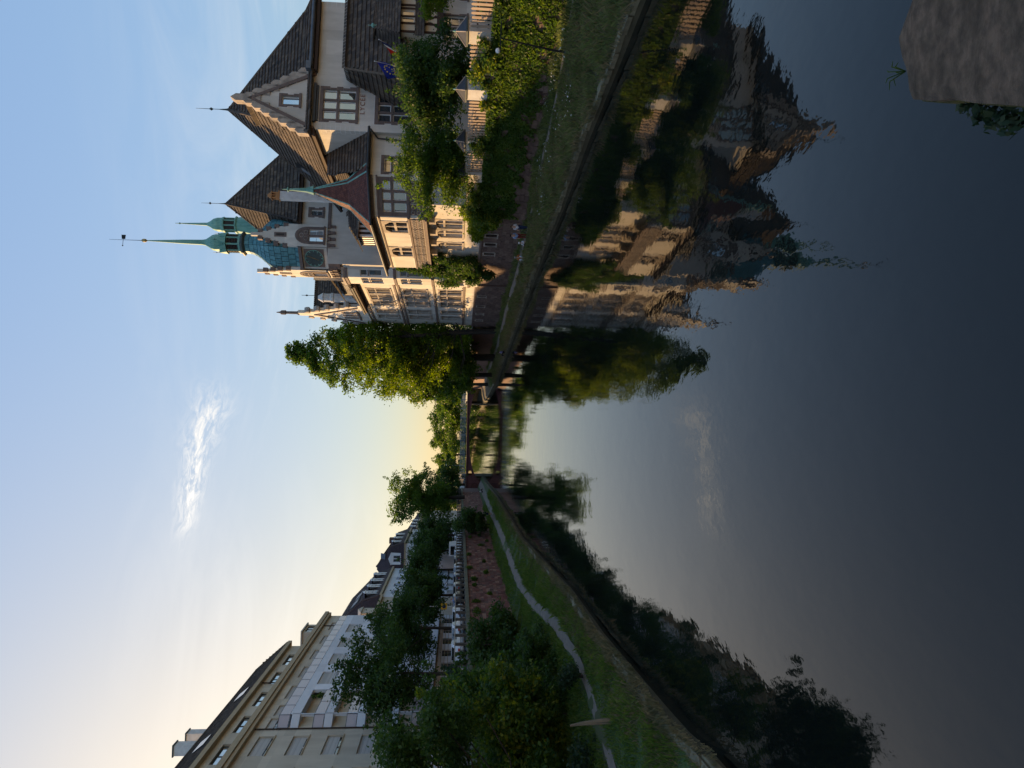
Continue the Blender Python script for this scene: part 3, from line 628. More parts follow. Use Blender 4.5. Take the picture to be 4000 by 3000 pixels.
s = MB(); s.box(-15.5, -14.4, -2.02, -1.99, 5.1, 6.3); s.obj('notice_panel', MM['lamp_white'], br)

# quay walls farther up the canal
def quay_wall(label, xf, y0, y1, ztop, s, mat):
    o = empty('quay_wall', (xf((y0 + y1) / 2), (y0 + y1) / 2, 0), 0, label, 'wall'); mb = MB(); y = y0
    while y < y1:
        yn = min(y + 4, y1); a, b_ = xf(y), xf(yn); w = s * .6; q = [(a, y), (b_, yn), (b_ + w, yn), (a + w, y)]
        mb.hexa([(x - o.location.x, yy - o.location.y, .4) for x, yy in q] + [(x - o.location.x, yy - o.location.y, ztop) for x, yy in q]); y = yn
    mb.obj('masonry', MM[mat], o); return o
M('wall_red_far', (.22, .12, .09), (.15, .085, .07), 1.2, .9, .4, 8)
quay_wall('sunlit red quay wall behind the bank trees between the school and the bridge', XRw, 109.3, 183, 5.0, 1, 'wall_red_far')
quay_wall('dark quay wall on the right beyond the bridge', XRe, 187.5, 440, 4.98, 1, 'quay_dark')
quay_wall('dark quay wall on the left beyond the bridge', XLe, 187.5, 440, 5.78, -1, 'quay_dark')

# ================================================================ THE SCHOOL (local axes: x away from the canal, y up the canal, z up)
SO, SR = (13.3, 80.0, 0.0), R_(9)
def sch(name, label, cat='building'): return empty(name, SO, SR, label, cat, 'wings of the school')
def sw(a, b, z=0.0): return (SO[0] + a * math.cos(SR) - b * math.sin(SR), SO[1] + a * math.sin(SR) + b * math.cos(SR), z)
def front(b): return Fc(0, b, 1, 0)                   # faces the camera, u = a
def canal(a): return Fc(a, 0, 0, -1)                  # faces the canal, u = -b
def quoins(fc, u, z0, z1, side, par, mat='joint_white', h=.42, d=1):
    mb = MB(); z = z0; i = 0
    while z < z1 - h:
        w = .62 if i % 2 else .38; a, c = (u, u + w) if side > 0 else (u - w, u); t = .028
        for q in ((a, c, z, z + t), (a, c, z + h - t, z + h), ((c - t, c, z, z + h) if side > 0 else (a, a + t, z, z + h))): fc.box(mb, *q, 0.0, .012)
        z += h; i += 1
    mb.obj('quoin_joints', MM[mat], par)

# ---- gabled wing with the lettering
gw = sch('gabled_school_wing', 'gabled school wing with stepped gable and red letters above the trees')
fg = front(-19.1); H1 = [(6.95, 9.75, 16.6, 19.45), (8.15, 8.92, 21.55, 23.05), (6.95, 9.6, 11.7, 14.6)]
mb = MB(); fg.wall(mb, 5.9, 18.4, 4.8, 20.3, [h for h in H1 if h[3] < 20.3] + [(13.2, 14.6, 6.4, 8.6), (15.6, 17.2, 6.4, 8.6)], .4)
# gable field above the eaves (with its own opening)
us = [5.9, 8.15, 8.92, 11.24]
def gz(u): return 20.3 + (5.6 if u > 8.57 else 5.6) * (1 - abs(u - 8.57) / 2.67)
P = fg.P
mb.poly([P(5.9, 20.3), P(8.15, 20.3), P(8.15, gz(8.15))]); mb.poly([P(8.92, 20.3), P(11.24, 20.3), P(8.92, gz(8.92))])
mb.poly([P(8.15, 20.3), P(8.92, 20.3), P(8.92, 21.55), P(8.15, 21.55)]); mb.poly([P(8.15, 23.05), P(8.92, 23.05), P(8.92, gz(8.92)), P(8.57, gz(8.57)), P(8.15, gz(8.15))])
for a in (8.15, 8.92): mb.poly([P(a, 21.55), P(a, 23.05), P(a, 23.05, -.4), P(a, 21.55, -.4)])
mb.poly([P(8.15, 23.05), P(8.92, 23.05), P(8.92, 23.05, -.4), P(8.15, 23.05, -.4)]); mb.poly([P(8.15, 21.55), P(8.92, 21.55), P(8.92, 21.55, -.4), P(8.15, 21.55, -.4)])
fs = canal(5.9); fs.wall(mb, 2, 19.1, 4.8, 20.3)
mb.poly([(18.4, -19.1, 4.8), (18.4, -3, 4.8), (18.4, -3, 20.3), (18.4, -19.1, 20.3)])
mb.obj('wall', MM['plaster'], gw)
window(fg, *H1[0], gw, 3, 18.2, sur='sandstone', sw=.32, mull='sandstone', mw=.2, bars=0, pane='glass_warm')
window(fg, *H1[1], gw, 1, None, sur='sandstone', sw=.26, pane='glass_sky')
window(fg, *H1[2], gw, 3, 13.4, sur='sandstone', sw=.32, mull='sandstone', mw=.2)
for q in ((13.2, 14.6, 6.4, 8.6), (15.6, 17.2, 6.4, 8.6)): window(fg, *q, gw, 2, None, bars=2)
mb = MB(); fg.box(mb, 6.55, 10.2, 20.05, 20.3, -.02, .30); fg.box(mb, 6.7, 10.05, 19.86, 20.05, -.02, .16); mb.obj('window_hood', MM['gutter'], gw)
mb = MB(); fg.plate(mb, [(5.75, 20.15), (6.1, 20.15), (8.57, 25.45), (11.04, 20.15), (11.39, 20.15), (8.57, 26.0)], -.02, .14); mb.obj('gable_moulding', MM['sandstone'], gw)
n = 7
for sd in (-1, 1):
    for i in range(n):                               # crow steps, each a stone
        t = (i + .5) / n; u = 8.57 + sd * 3.05 * t; z = 26.5 - 5.4 * t; mb = MB(); a, c = u - .3, u + .3
        fg.plate(mb, [(a, z - 1.25), (c, z - 1.25 if sd < 0 else z - 1.25), (c, z + (.0 if sd > 0 else .12)), (u, z + .3), (a, z + (.0 if sd < 0 else .12))], -.5, .10); mb.obj('gable_step', MM['sandstone_light'], gw)
mb = MB(); fg.plate(mb, [(8.25, 25.6), (8.9, 25.6), (8.9, 27.0), (8.57, 27.45), (8.25, 27.0)], -.5, .14); mb.obj('gable_top_stone', MM['sandstone_light'], gw)
M('letter_red', (.27, .14, .10)); lx = 7.5
for chx in 'LYC\u00c9E':
    txt = bpy.data.curves.new('letter', 'FONT'); txt.body = chx; txt.size = .58; txt.extrude = .02
    to = bpy.data.objects.new('letter_source', txt); C.objects.link(to); bpy.context.view_layer.update()
    me = bpy.data.meshes.new_from_object(to.evaluated_get(bpy.context.evaluated_depsgraph_get())); wl = max(v.co.x for v in me.vertices); bpy.data.objects.remove(to)
    me.materials.clear(); lo = link('letter', me, MM['letter_red'], gw); lo.location = (lx, -19.13, 15.82); lo.rotation_euler = (R_(90), 0, 0); lx += wl + .09
quoins(fg, 18.4, 12, 20, -1, gw); quoins(canal(5.9), 19.1, 14.5, 19.9, -1, gw); quoins(fg, 5.9, 14.5, 19.9, 1, gw)
E1, A1 = 20.4, (12.0, -11.0, 30.4); c4 = [(5.3, -19.7, E1), (19.1, -19.7, E1), (19.1, -2.4, E1), (5.3, -2.4, E1)]
def slope_curve(c0, c1, ap, fl=.16):                  # a bell-cast slope: shallow skirt then steep
    q0, q1, a = Vector(c0), Vector(c1), Vector(ap); k0, k1 = q0.lerp(a, fl), q1.lerp(a, fl); k0.z -= .45; k1.z -= .45
    return [[q0, q1, k1, k0], [k0, k1, a]]
# the gable cuts through the front slope: front slope starts at its right and left sides
ps = slope_curve(c4[0], c4[1], A1) + slope_curve(c4[3], c4[0], A1) + slope_curve(c4[1], c4[2], A1) + slope_curve(c4[2], c4[3], A1)
r1 = tiles('main_roof', ps, 'tile_dark', gw, .32, .48, .09)
tiles('gable_roof', [[(11.5, -19.0, 20.5), (11.5, -18.9, 20.5), (8.57, -14.6, 26.0), (8.57, -19.0, 26.0)], [(5.6, -18.9, 20.5), (5.6, -19.0, 20.5), (8.57, -19.0, 26.0), (8.57, -14.6, 26.0)]], 'tile_dark', gw, .32, .48, .09)
mb = MB()
def hips(mb, cs_, ap, fl, r):
    for q in cs_:
        q = Vector(q); k = q.lerp(Vector(ap), fl); k.z -= .45; mb.tube(q, k, r + .04, r, 6); mb.tube(k, ap, r, r, 6)
hips(mb, c4, A1, .16, .15)
mb.obj('hip_ridge', MM['tile_dark'], r1)
mb = MB(); fg.box(mb, 11.3, 19.0, 20.05, 20.3, 0, .55); mb.obj('eave_soffit', MM['timber'], gw)
mb = MB(); mb.tube((11.5, -19.85, 20.55), (19.2, -19.85, 20.55), .14, n=8); mb.obj('gutter', MM['zinc'], gw)
mb = MB(); mb.box(11.15, 11.9, -20.05, -19.55, 20.5, 20.95); mb.obj('gutter_box', MM['zinc'], gw)
mb = MB(); fs.box(mb, 5, 19.3, 20.05, 20.35, 0, .55); mb.obj('side_soffit', MM['timber'], gw)
mb = MB(); mb.lathe(*A1[:2], [(.22, 29.9), (.09, 30.7), (.03, 31.4), (.03, 31.9), (.16, 32.1), (.03, 32.3), (.015, 33.6)], 8); mb.obj('roof_spike', MM['copper_dark'], gw)
mb = MB(); mb.box(7.3, 8.1, -8.6, -7.6, 23.2, 24.1); mb.obj('roof_vent', MM['gutter'], gw); mb = MB(); mb.poly([(6.4, -9.4, 22.55), (6.4, -8.6, 22.55), (7.0, -8.6, 23.45), (7.0, -9.4, 23.45)]); mb.obj('skylight', MM['zinc'], gw)

# ---- entrance pavilion with half-timbered dormer, in front at the right
pv_ = sch('entrance_pavilion', 'low entrance pavilion with steep dark roof and half timbered dormer')
fp = front(-23.6)
mb = MB(); fp.wall(mb, 9.9, 20.5, 4.8, 12.0, [(12.3, 13.15, 6.9, 8.85), (13.5, 14.35, 6.9, 8.85), (16, 17, 6.9, 8.85)], .3); mb.poly([(9.9, -23.6, 4.8), (9.9, -19.1, 4.8), (9.9, -19.1, 12), (9.9, -23.6, 12)]); mb.obj('wall', MM['plaster'], pv_)
for q in ((12.3, 13.15, 6.9, 8.85), (13.5, 14.35, 6.9, 8.85), (16, 17, 6.9, 8.85)): window(fp, *q, pv_, 1, None, bars=2, sur='sandstone', sw=.2)
tiles('roof', [[(8.0, -24.3, 11.9), (20.6, -24.3, 11.9), (20.6, -21.1, 17.2), (10.6, -21.1, 17.2)], [(8.0, -19.15, 11.9), (8.0, -24.3, 11.9), (10.6, -21.1, 17.2), (10.6, -19.15, 17.2)], [(20.6, -19.15, 16.6), (10.6, -19.15, 16.6), (10.6, -21.1, 17.2), (20.6, -21.1, 17.2)]], 'tile_dark', pv_, .32, .48, .10)
mb = MB(); mb.tube((10.6, -21.1, 17.25), (20.6, -21.1, 17.25), .12); mb.tube((8.0, -24.3, 12.0), (10.6, -21.1, 17.25), .11); mb.obj('ridge', MM['tile_dark'], pv_)
fd = front(-24.9)
mb = MB(); fd.wall(mb, 11.6, 15.6, 8.9, 12.3, [(12.6, 13.05, 11.2, 12.2), (13.2, 13.65, 11.2, 12.2), (14.6, 15.05, 11.2, 12.2)], .2)
mb.poly([(11.6, -24.9, 8.9), (11.6, -23.6, 8.9), (11.6, -23.6, 12.3), (11.6, -24.9, 12.3)]); mb.obj('dormer_wall', MM['cream'], pv_)
for q in ((12.6, 13.05, 11.2, 12.2), (13.2, 13.65, 11.2, 12.2), (14.6, 15.05, 11.2, 12.2)): window(fd, *q, pv_, 1, None, rec=.1, fb=.06)
def beam(fc, u0, z0, u1, z1, w, par, n=.06, mat='timber'):
    mb = MB(); d = Vector((u1 - u0, z1 - z0)); d.normalize(); q = Vector((-d.y, d.x)) * w / 2
    fc.plate(mb, [(u0 - q.x, z0 - q.y), (u1 - q.x, z1 - q.y), (u1 + q.x, z1 + q.y), (u0 + q.x, z0 + q.y)], -.02, n); return mb.obj('timber_beam', MM[mat], par)
for q in ((11.6, 10.95, 15.6, 10.95, .26), (11.6, 9.1, 15.6, 9.1, .5), (11.6, 10.5, 15.6, 10.5, .14), (11.7, 8.9, 11.7, 12.3, .2), (13.1, 8.9, 13.1, 12.3, .12), (14.1, 9.3, 14.1, 12.3, .18), (15.5, 8.9, 15.5, 12.3, .2), (12.45, 9.3, 12.45, 12.3, .16), (13.8, 9.3, 13.8, 12.3, .16)): beam(fd, *q, pv_, .05 + .004 * rnd.random())
for u in (12.75, 14.8):
    for sd in (-1, 1):
        pts = [(u + sd * (.52 - .34 * math.sin(math.pi * k / 6)), 9.4 + 1.05 * k / 6) for k in range(7)]
        for k in range(6): beam(fd, *pts[k], *pts[k + 1], .11, pv_, .07 + .002 * k)
tiles('dormer_skirt', [[(11.0, -25.5, 10.35), (16.2, -25.5, 10.35), (15.8, -24.9, 11.1), (11.4, -24.9, 11.1)]], 'tile_dark', pv_, .3, .3, .06)
tiles('dormer_roof', [[(11.1, -25.6, 12.3), (16.1, -25.6, 12.3), (14.9, -24.2, 14.4), (12.4, -24.2, 14.4)], [(11.1, -23.4, 12.4), (11.1, -25.6, 12.3), (12.4, -24.2, 14.4), (12.4, -22.6, 14.6)], [(12.4, -24.2, 14.4), (14.9, -24.2, 14.4), (14.9, -22.3, 14.9), (12.4, -22.3, 14.9)]], 'tile_dark', pv_, .3, .3, .06)
mb = MB(); mb.lathe(12.6, -24.2, [(.26, 13.75), (.12, 14.0), (.07, 14.5), (.18, 14.6), (.16, 14.72), (.03, 14.8), (.02, 15.05)], 8); mb.obj('copper_finial', MM['copper'], pv_)

# ---- annex: corner bay with red turret roof, oriel along the canal
ax = sch('corner_bay_wing', 'sunlit corner bay wing with red pointed turret roof and carved parapet panels')
fa = front(-18.6)
mb = MB(); fa.wall(mb, 2.1, 6.0, 4.8, 15.2, [(2.45, 3.75, 11.6, 14.0)], .35)
fc3 = canal(0.0); holes3 = [(11.95, 14.0, 6.95, 9.5), (9.55, 11.4, 6.95, 9.4), (6.2, 8.0, 6.95, 9.4)]
fc3.wall(mb, 0, 17.5, 4.9, 10.4, holes3, .35)
mb.poly([(0, -17.5, 4.9), (2.1, -18.6, 4.9), (2.1, -18.6, 10.4), (0, -17.5, 10.4)]); mb.obj('wall', MM['plaster'], ax)
window(fa, 2.45, 3.75, 11.6, 14.0, ax, 1, 13.3, sur='sandstone', sw=.26, mull='sandstone')
for q in holes3: window(fc3, *q, ax, 2, q[2] + 1.75, frame='frame_white', sur='sandstone_light', sw=.25, mull='sandstone_light', mw=.2, rec=.25)
for q in holes3:                                      # shouldered heads
    for sd in (0, 1):
        mb = MB(); u = q[sd]; e = .42 if sd == 0 else -.42; fc3.plate(mb, sorted([(u, q[3]), (u + e, q[3]), (u, q[3] - .36)], key=lambda t: (t[0], t[1])), -.2, .03)
        mb.obj('window_head', MM['sandstone_light'], ax)
quoins(fc3, 17.5, 5, 9.6, -1, ax)
# oriel storey, overhanging: chamfer face + canal face
ch = Fc(-.7, -15.9, 2.8, -2.7); chl = math.hypot(2.8, 2.7); fo = canal(-.7); oh = [(12.3, 14.8, 12.15, 14.25), (5.5, 8.0, 12.15, 14.2), (9.35, 10.4, 12.15, 14.0)]
oh = oh[:2]
mb = MB(); ch.wall(mb, 0, chl, 10.3, 15.2, [(.5, chl - .5, 12.05, 14.2)], .3); fo.wall(mb, 1.6, 15.9, 10.3, 15.2, oh, .3)
mb.poly([(-.7, -1.6, 10.3), (1, -1.6, 10.3), (1, -1.6, 15.2), (-.7, -1.6, 15.2)]); mb.poly([(-.7, -15.9, 10.3), (2.1, -18.6, 10.3), (2.6, -18.5, 10.3), (1, -1.6, 10.3), (-.7, -1.6, 10.3)])
mb.obj('oriel_wall', MM['plaster_pale'], ax)
window(ch, .5, chl - .5, 12.05, 14.2, ax, 3, 13.35, frame='frame_white', sur='sandstone', sw=.38, mull='sandstone', mw=.22, quoin=False)
for q in oh:
    window(fo, *q, ax, 2, 13.3, frame='frame_dark', sur='sandstone_light', sw=.3, mull='sandstone_light', mw=.22, rec=.25)
    for sd in (0, 1):
        mb = MB(); u = q[sd]; e = .6 if sd == 0 else -.6; fo.plate(mb, [(u, q[3] + .02), (u, q[3] - .5), (u + e, q[3] + .02)] if sd == 0 else [(u, q[3] + .02), (u + e, q[3] + .02), (u, q[3] - .5)], -.22, .05)
        mb.obj('window_head', MM['sandstone_light'], ax)
mb = MB()                                             # strings and mouldings of the oriel
for f_, a, c in ((ch, -.02, chl + .02), (fo, 1.5, 15.92)):
    for z0, z1, n1 in ((10.25, 10.42, .28), (10.42, 10.6, .16), (11.82, 12.02, .12), (14.55, 14.7, .10), (15.0, 15.12, .25), (15.12, 15.25, .4)): f_.box(mb, a, c, z0, z1, -.02, n1)
mb.obj('string_course', MM['sandstone'], ax)
for f_, spans in ((ch, [(.3 + i * (chl - .6) / 3, .3 + (i + 1) * (chl - .6) / 3 - .1) for i in range(3)]), (fo, [(15.7 - i * 2.35 - 2.2, 15.7 - i * 2.35) for i in range(6)])):
    for a, c in spans:                                # carved parapet panels
        mb = MB(); f_.box(mb, a, c, 10.68, 11.76, -.02, .06); o = mb.obj('carved_panel', MM['sandstone'], ax); mb = MB()
        nk = max(2, int((c - a) / .42))
        for i in range(nk):
            uc = a + (c - a) * (i + .5) / nk
            for zc in (10.95, 11.45):
                rr = .17; pts = [(uc + rr * math.cos(t), zc + rr * math.sin(t)) for t in np.linspace(0, 2 * math.pi, 9)[:-1]]
                for k in range(8):
                    p0, p1 = f_.P(*pts[k], .08), f_.P(*pts[(k + 1) % 8], .08); mb.tube(p0, p1, .045, n=4)
        mb.obj('tracery', MM['sandstone_light'], o, kind='stuff')
for i in range(5):                                    # consoles below the oriel
    mb = MB(); u = 3 + i * 2.9; fc3.plate(mb, [(u - .2, 9.55), (u + .2, 9.55), (u + .25, 10.3), (u - .25, 10.3)], 0, .62)
    mb.obj('console', MM['sandstone_light'], ax)
tiles('roof', [[(2.3, -19.25, 15.2), (6.0, -19.25, 15.2), (5.95, -14.5, 19.9), (3.6, -14.9, 19.5)],
    [(-1.3, -1.0, 15.15), (-1.3, -16.0, 15.15), (3.2, -14.0, 17.0), (3.2, -1.0, 17.0)], [(3.2, -1.0, 17.0), (3.2, -14.5, 17.0), (6.2, -14.5, 20.0), (6.2, -1.0, 20.0)]], 'tile_dark', ax, .30, .46, .09)
tb = [(2.9, -19.3, 15.3), (2.1, -19.35, 15.3), (-1.38, -16.05, 15.3), (-1.38, -12.6, 15.3), (2.3, -11.2, 16.6), (3.9, -13.4, 16.9)]; tap = Vector((2.36, -14.3, 21.5))
def tmid(q): return Vector((q.x + (tap.x - q.x) * .58, q.y + (tap.y - q.y) * .58, 17.5))
tp = []
for i in range(6):
    q0, q1 = Vector(tb[i]), Vector(tb[(i + 1) % 6]); k0, k1 = tmid(q0), tmid(q1)
    tp += [[q0, q1, k1, k0], [k0, k1, tap]]
tr_ = tiles('turret_roof', tp, 'tile_red', ax, .22, .2, .03)
mb = MB()
for q in tb[:4]:
    q = Vector(q); k = tmid(q); mb.tube(q, k, .07, .07, 5); mb.tube(k, tap, .07, .06, 5)
mb.obj('hip_ridge', MM['copper'], tr_)
mb = MB(); mb.lathe(2.36, -14.3, [(.45, 20.9), (.22, 21.6), (.11, 22.9), (.1, 23.2), (.22, 23.25), (.22, 23.35), (.06, 23.4), (.02, 23.9)], 10); mb.obj('copper_finial', MM['copper'], tr_)
mb = MB()
gl = [(6.2, -19.5, 15.3), (2.3, -19.5, 15.3), (-1.5, -16.1, 15.3), (-1.5, -1.0, 15.25)]
mb.path(gl, [.12] * 4, 8); mb.obj('gutter', MM['gutter'], ax)
mb = MB(); mb.path([(6.1, -19.3, 15.2), (5.5, -18.75, 14.6), (5.4, -18.7, 12.5), (5.4, -18.7, 5.0)], [.07] * 4, 6); mb.obj('downpipe', MM['gutter'], ax)
fdm = canal(.5); mb = MB(); fdm.wall(mb, 5.0, 7.6, 16.2, 17.7, [], .1); mb.box(.5, 2.6, -7.6, -7.55, 16.2, 17.7); mb.obj('dormer', MM['frame_white'], ax)
for i in range(5): beam(fdm, 5.15 + i * .56, 16.2, 5.15 + i * .56, 17.7, .2, bpy.data.objects['dormer'], .04)
mb = MB()
for i in range(4): mb.box(.75 + i * .5, 1.0 + i * .5, -7.63, -7.6, 16.3 + .2 * i, 17.6)
mb.obj('dormer_side_beam', MM['timber'], ax)
tiles('dormer_roof', [[(0.0, -4.6, 17.6), (0.0, -8.1, 17.6), (1.8, -7.2, 18.7), (1.8, -5.4, 18.7)], [(0.0, -8.1, 17.6), (3.4, -8.1, 17.9), (3.4, -7.2, 18.9), (1.8, -7.2, 18.7)], [(1.8, -5.4, 18.7), (1.8, -7.2, 18.7), (4.2, -7.2, 18.9), (4.2, -5.4, 18.9)]], 'tile_dark', ax, .28, .28, .05)
# basement on the bank: blocks, ledge, barred windows
fb_ = canal(-.45); bh = [(11.2, 11.95, 3.5, 4.6), (8.75, 9.5, 3.5, 4.6), (5.9, 6.6, 3.5, 4.6), (14.5, 15.2, 3.5, 4.6)]
mb = MB(); fb_.wall(mb, 2.8, 19.2, .9, 4.95, bh, .4); mb.poly([(-.45, -19.2, .9), (2, -19.2, .9), (2, -19.2, 4.95), (-.45, -19.2, 4.95)]); mb.poly([(-.45, -2.8, .9), (2, -2.8, .9), (2, -2.8, 4.95), (-.45, -2.8, 4.95)]); mb.obj('basement_wall', MM['mortar'], ax)
mb = MB(); fb_.box(mb, 2.7, 19.3, 4.95, 5.15, -.5, .12); mb.obj('ledge', MM['sandstone'], ax)
for q in bh:
    window(fb_, *q, ax, 1, None, frame='frame_dark', sur='sandstone_light', sw=.16, rec=.25, quoin=False)
    mb = MB()
    for i in range(5): mb.tube(fb_.P(q[0] + .1 + i * .14, q[2], -.08), fb_.P(q[0] + .1 + i * .14, q[3], -.08), .014, n=4)
    mb.obj('window_bars', MM['iron'], ax)
def blocks(fc, u0, u1, z0, z1, par, mat, holes=(), h=.42, l=.95):
    vs_ = [stone_mesh('stone', l, .16, h, .018, MM[mat]) for _ in range(6)]; z = z0 + h / 2; r = 0; ang = math.atan2(fc.d[1], fc.d[0])
    while z < z1:
        u = u0 + (l / 2 if r % 2 else .02)
        while u + l / 2 < u1:
            if not any(a - .2 - l * .45 < u < b_ + .2 + l * .45 and c - .2 < z < d + .3 for a, b_, c, d in holes): put(rnd.choice(vs_), 'stone', fc.P(u, z, -.04 + rnd.uniform(-.02, .02)), ang, par, (.975, 1, .95))
            u += l
        z += h; r += 1
blocks(fb_, 2.9, 19.1, .95, 4.9, ax, 'pink_stone', bh)
mb = MB(); mb.box(5.0, 5.85, -6.0, -5.4, 18, 26.3); cm = mb.obj('chimney', MM['chimney_white'], ax)
mb = MB(); mb.box(4.95, 5.9, -6.05, -5.35, 26.3, 26.45); mb.box(5.08, 5.77, -5.95, -5.45, 26.45, 26.75)
for i in range(3):
    for j in range(2): mb.box(5.08 + i * .28, 5.2 + i * .28, -5.95 + j * .38, -5.83 + j * .38, 26.75, 27.1)
mb.box(5.0, 5.85, -6.0, -5.4, 27.1, 27.22); mb.hexa([(5.08, -5.95, 27.22), (5.77, -5.95, 27.22), (5.77, -5.45, 27.22), (5.08, -5.45, 27.22), (5.35, -5.75, 27.65), (5.5, -5.75, 27.65), (5.5, -5.65, 27.65), (5.35, -5.65, 27.65)]); mb.obj('chimney_pot', MM['terracotta'], cm)

# ---- clock tower and the roof behind it
tw_ = sch('clock_tower', 'clock tower with teal copper dome, green lantern and long needle spire', 'tower')
fT, fTc, fK = front(0.0), canal(0.0), Fc(0, 1.875, 1, -1)
cs = 1.875; S8 = 2.65; kl = cs * math.sqrt(2)
mb = MB(); fT.wall(mb, 0, 16, 4.8, 22.2, [], .3); fTc.wall(mb, -6.4, 0, 4.8, 20.5, [], .3); fT.wall(mb, 4.6, 16, 22.2, 25.5, [(5.75, 6.4, 23.0, 24.3), (9.0, 9.7, 23.0, 24.3), (12.5, 13.2, 23, 24.3)], .3)
mb.poly([(0, 6.4, 4.8), (6, 6.4, 4.8), (6, 6.4, 25), (0, 6.4, 25)])
mb.obj('wall', MM['plaster'], tw_)
for u in (5.75, 9.0, 12.5): window(fT, u, u + .65, 23.0, 24.3, tw_, 1, None, sur='sandstone', sw=.3, bars=1, pane='glass_sky')
quoins(fT, 5.2, 22.5, 22.51, 1, tw_)
fG2, fG3 = Fc(0, -.25, 1, 0), canal(-.25)
mb = MB()
for f_, o_ in ((fG2, 0), (fG3, -6.4)):               # two projecting gabled faces, camera side and canal side
    a, c = o_ + cs, o_ + cs + S8; f_.wall(mb, a, c, 22.3, 25.6, [(o_ + 2.52, o_ + 3.88, 22.75, 24.35)], .3); m_ = o_ + 3.2
    st = [(a, 25.6), (c, 25.6), (c, 27.0), (m_ + .95, 27.0), (m_ + .95, 28.0), (m_ + .65, 28.0), (m_ + .65, 28.9), (m_ + .36, 28.9), (m_ + .36, 29.8), (m_ + .16, 29.8), (m_ + .1, 30.8), (m_ - .1, 30.8), (m_ - .16, 29.8), (m_ - .36, 29.8), (m_ - .36, 28.9), (m_ - .65, 28.9), (m_ - .65, 28.0), (m_ - .95, 28.0), (m_ - .95, 27.0), (a, 27.0)]
    for (x0, z0), (x1, z1) in zip(st, st[1:]): pass
    for hw, z0, z1 in ((S8 / 2, 25.6, 27.0), (.98, 27.0, 28.0), (.67, 28.0, 28.9), (.38, 28.9, 29.8), (.17, 29.8, 30.8)): f_.box(mb, m_ - hw, m_ + hw, z0, z1 + .002 * hw, -.4, .0)
    f_.box(mb, a, c, 22.3, 25.6, -1.6, -.42)
o_k = Fc(-.18, 1.875 - .0, 1, -1)
mb.prism([(cs, .02), (.02, cs), (.02, cs + S8), (cs, 6.38), (cs + S8, 6.38), (6.38, cs + S8), (6.38, cs), (cs + S8, .02)], 22.2, 25.3)
mb.obj('octagon_wall', MM['plaster_pale'], tw_)
for f_, o_ in ((fG2, 0), (fG3, -6.4)):
    m_ = o_ + 3.2; window(f_, o_ + 2.52, o_ + 3.88, 22.75, 24.35, tw_, 2, None, pane='glass_sky', mull='sandstone', mw=.2, bars=1, rec=.2)
    mb = MB(); n = 14; outer = [(m_ + 1.02 * math.cos(t), 24.35 + 1.55 * math.sin(t) ** .9) for t in np.linspace(0, math.pi, n)]; inner = [(m_ + .76 * math.cos(t), 24.35 + 1.2 * math.sin(t) ** .9) for t in np.linspace(0, math.pi, n)]
    for i in range(n - 1): f_.plate(mb, [outer[i], outer[i + 1], inner[i + 1], inner[i]], -.02, .07)
    for a, c in ((m_ - 1.02, m_ - .70), (m_ + .70, m_ + 1.02)): f_.box(mb, a, c, 22.7, 24.35, -.02, .07)
    f_.box(mb, m_ - 1.1, m_ + 1.1, 22.5, 22.7, -.02, .15); mb.obj('arch_surround', MM['sandstone'], tw_)
    mb = MB(); f_.plate(mb, inner, -.02, .025); ty = mb.obj('tympanum', MM['sandstone'], tw_)
    for du, dz in ((-.36, .32), (.36, .32), (0, .8)):
        mb = MB(); pts = [(m_ + du + .24 * math.cos(t), 24.35 + dz + .22 * math.sin(t)) for t in np.linspace(0, 2 * math.pi, 9)]
        for i in range(8): mb.tube(f_.P(*pts[i], .05), f_.P(*pts[i + 1], .05), .045, n=4)
        mb.obj('rosette', MM['sandstone_light'], ty)
    mb = MB(); f_.box(mb, m_ - .26, m_ + .26, 26.85, 28.2, -.01, .06); mb.obj('slit_surround', MM['sandstone'], tw_); mb = MB(); f_.box(mb, m_ - .11, m_ + .11, 27.1, 27.95, 0, .075); mb.obj('slit', MM['louvre'], tw_)
    for hw, z in ((S8 / 2 - .1, 26.7), (1.0, 27.7), (.7, 28.6), (.42, 29.5)):
        for sd in (-1, 1): mb = MB(); f_.box(mb, m_ + sd * hw - .2, m_ + sd * hw + .2, z, z + .52, -.43, .05); mb.obj('step_stone', MM['sandstone'], tw_)
    for i in range(4):
        mb = MB(); f_.box(mb, o_ + cs + .1 + i * .75, o_ + cs + .4 + i * .75, 21.4, 21.95, -.3, -.02 - .06 * (i % 2)); f_.box(mb, o_ + cs + .05 + i * .75, o_ + cs + .45 + i * .75, 21.95, 22.3, -.3, .02)
        mb.obj('corbel', MM['sandstone'], tw_)
mb = MB(); fT.box(mb, 4.6, 16.05, 22.0, 22.32, -.02, .12); mb.obj('string_course', MM['sandstone'], tw_)
mb = MB(); fK.plate(mb, [(.0, 21.0), (kl, 21.0), (kl, 22.35), (0, 22.35)], -.6, .03); mb.obj('clock_corbel', MM['sandstone'], tw_)
mb = MB(); c_, r_ = (kl / 2, 23.85), 1.02
fK.box(mb, kl / 2 - 1.12, kl / 2 + 1.12, 22.72, 24.98, -.02, .04); ck = mb.obj('clock', MM['sandstone'], tw_)
mb = MB(); fK.plate(mb, [(c_[0] + r_ * math.cos(t), c_[1] + r_ * math.sin(t)) for t in np.linspace(0, 2 * math.pi, 25)[:-1]], .04, .07); mb.obj('clock_face', MM['copper_dark'], ck)
mb = MB()
for i in range(24):
    t0, t1 = 2 * math.pi * i / 24, 2 * math.pi * (i + 1) / 24; mb.tube(fK.P(c_[0] + r_ * math.cos(t0), c_[1] + r_ * math.sin(t0), .08), fK.P(c_[0] + r_ * math.cos(t1), c_[1] + r_ * math.sin(t1), .08), .035, n=4)
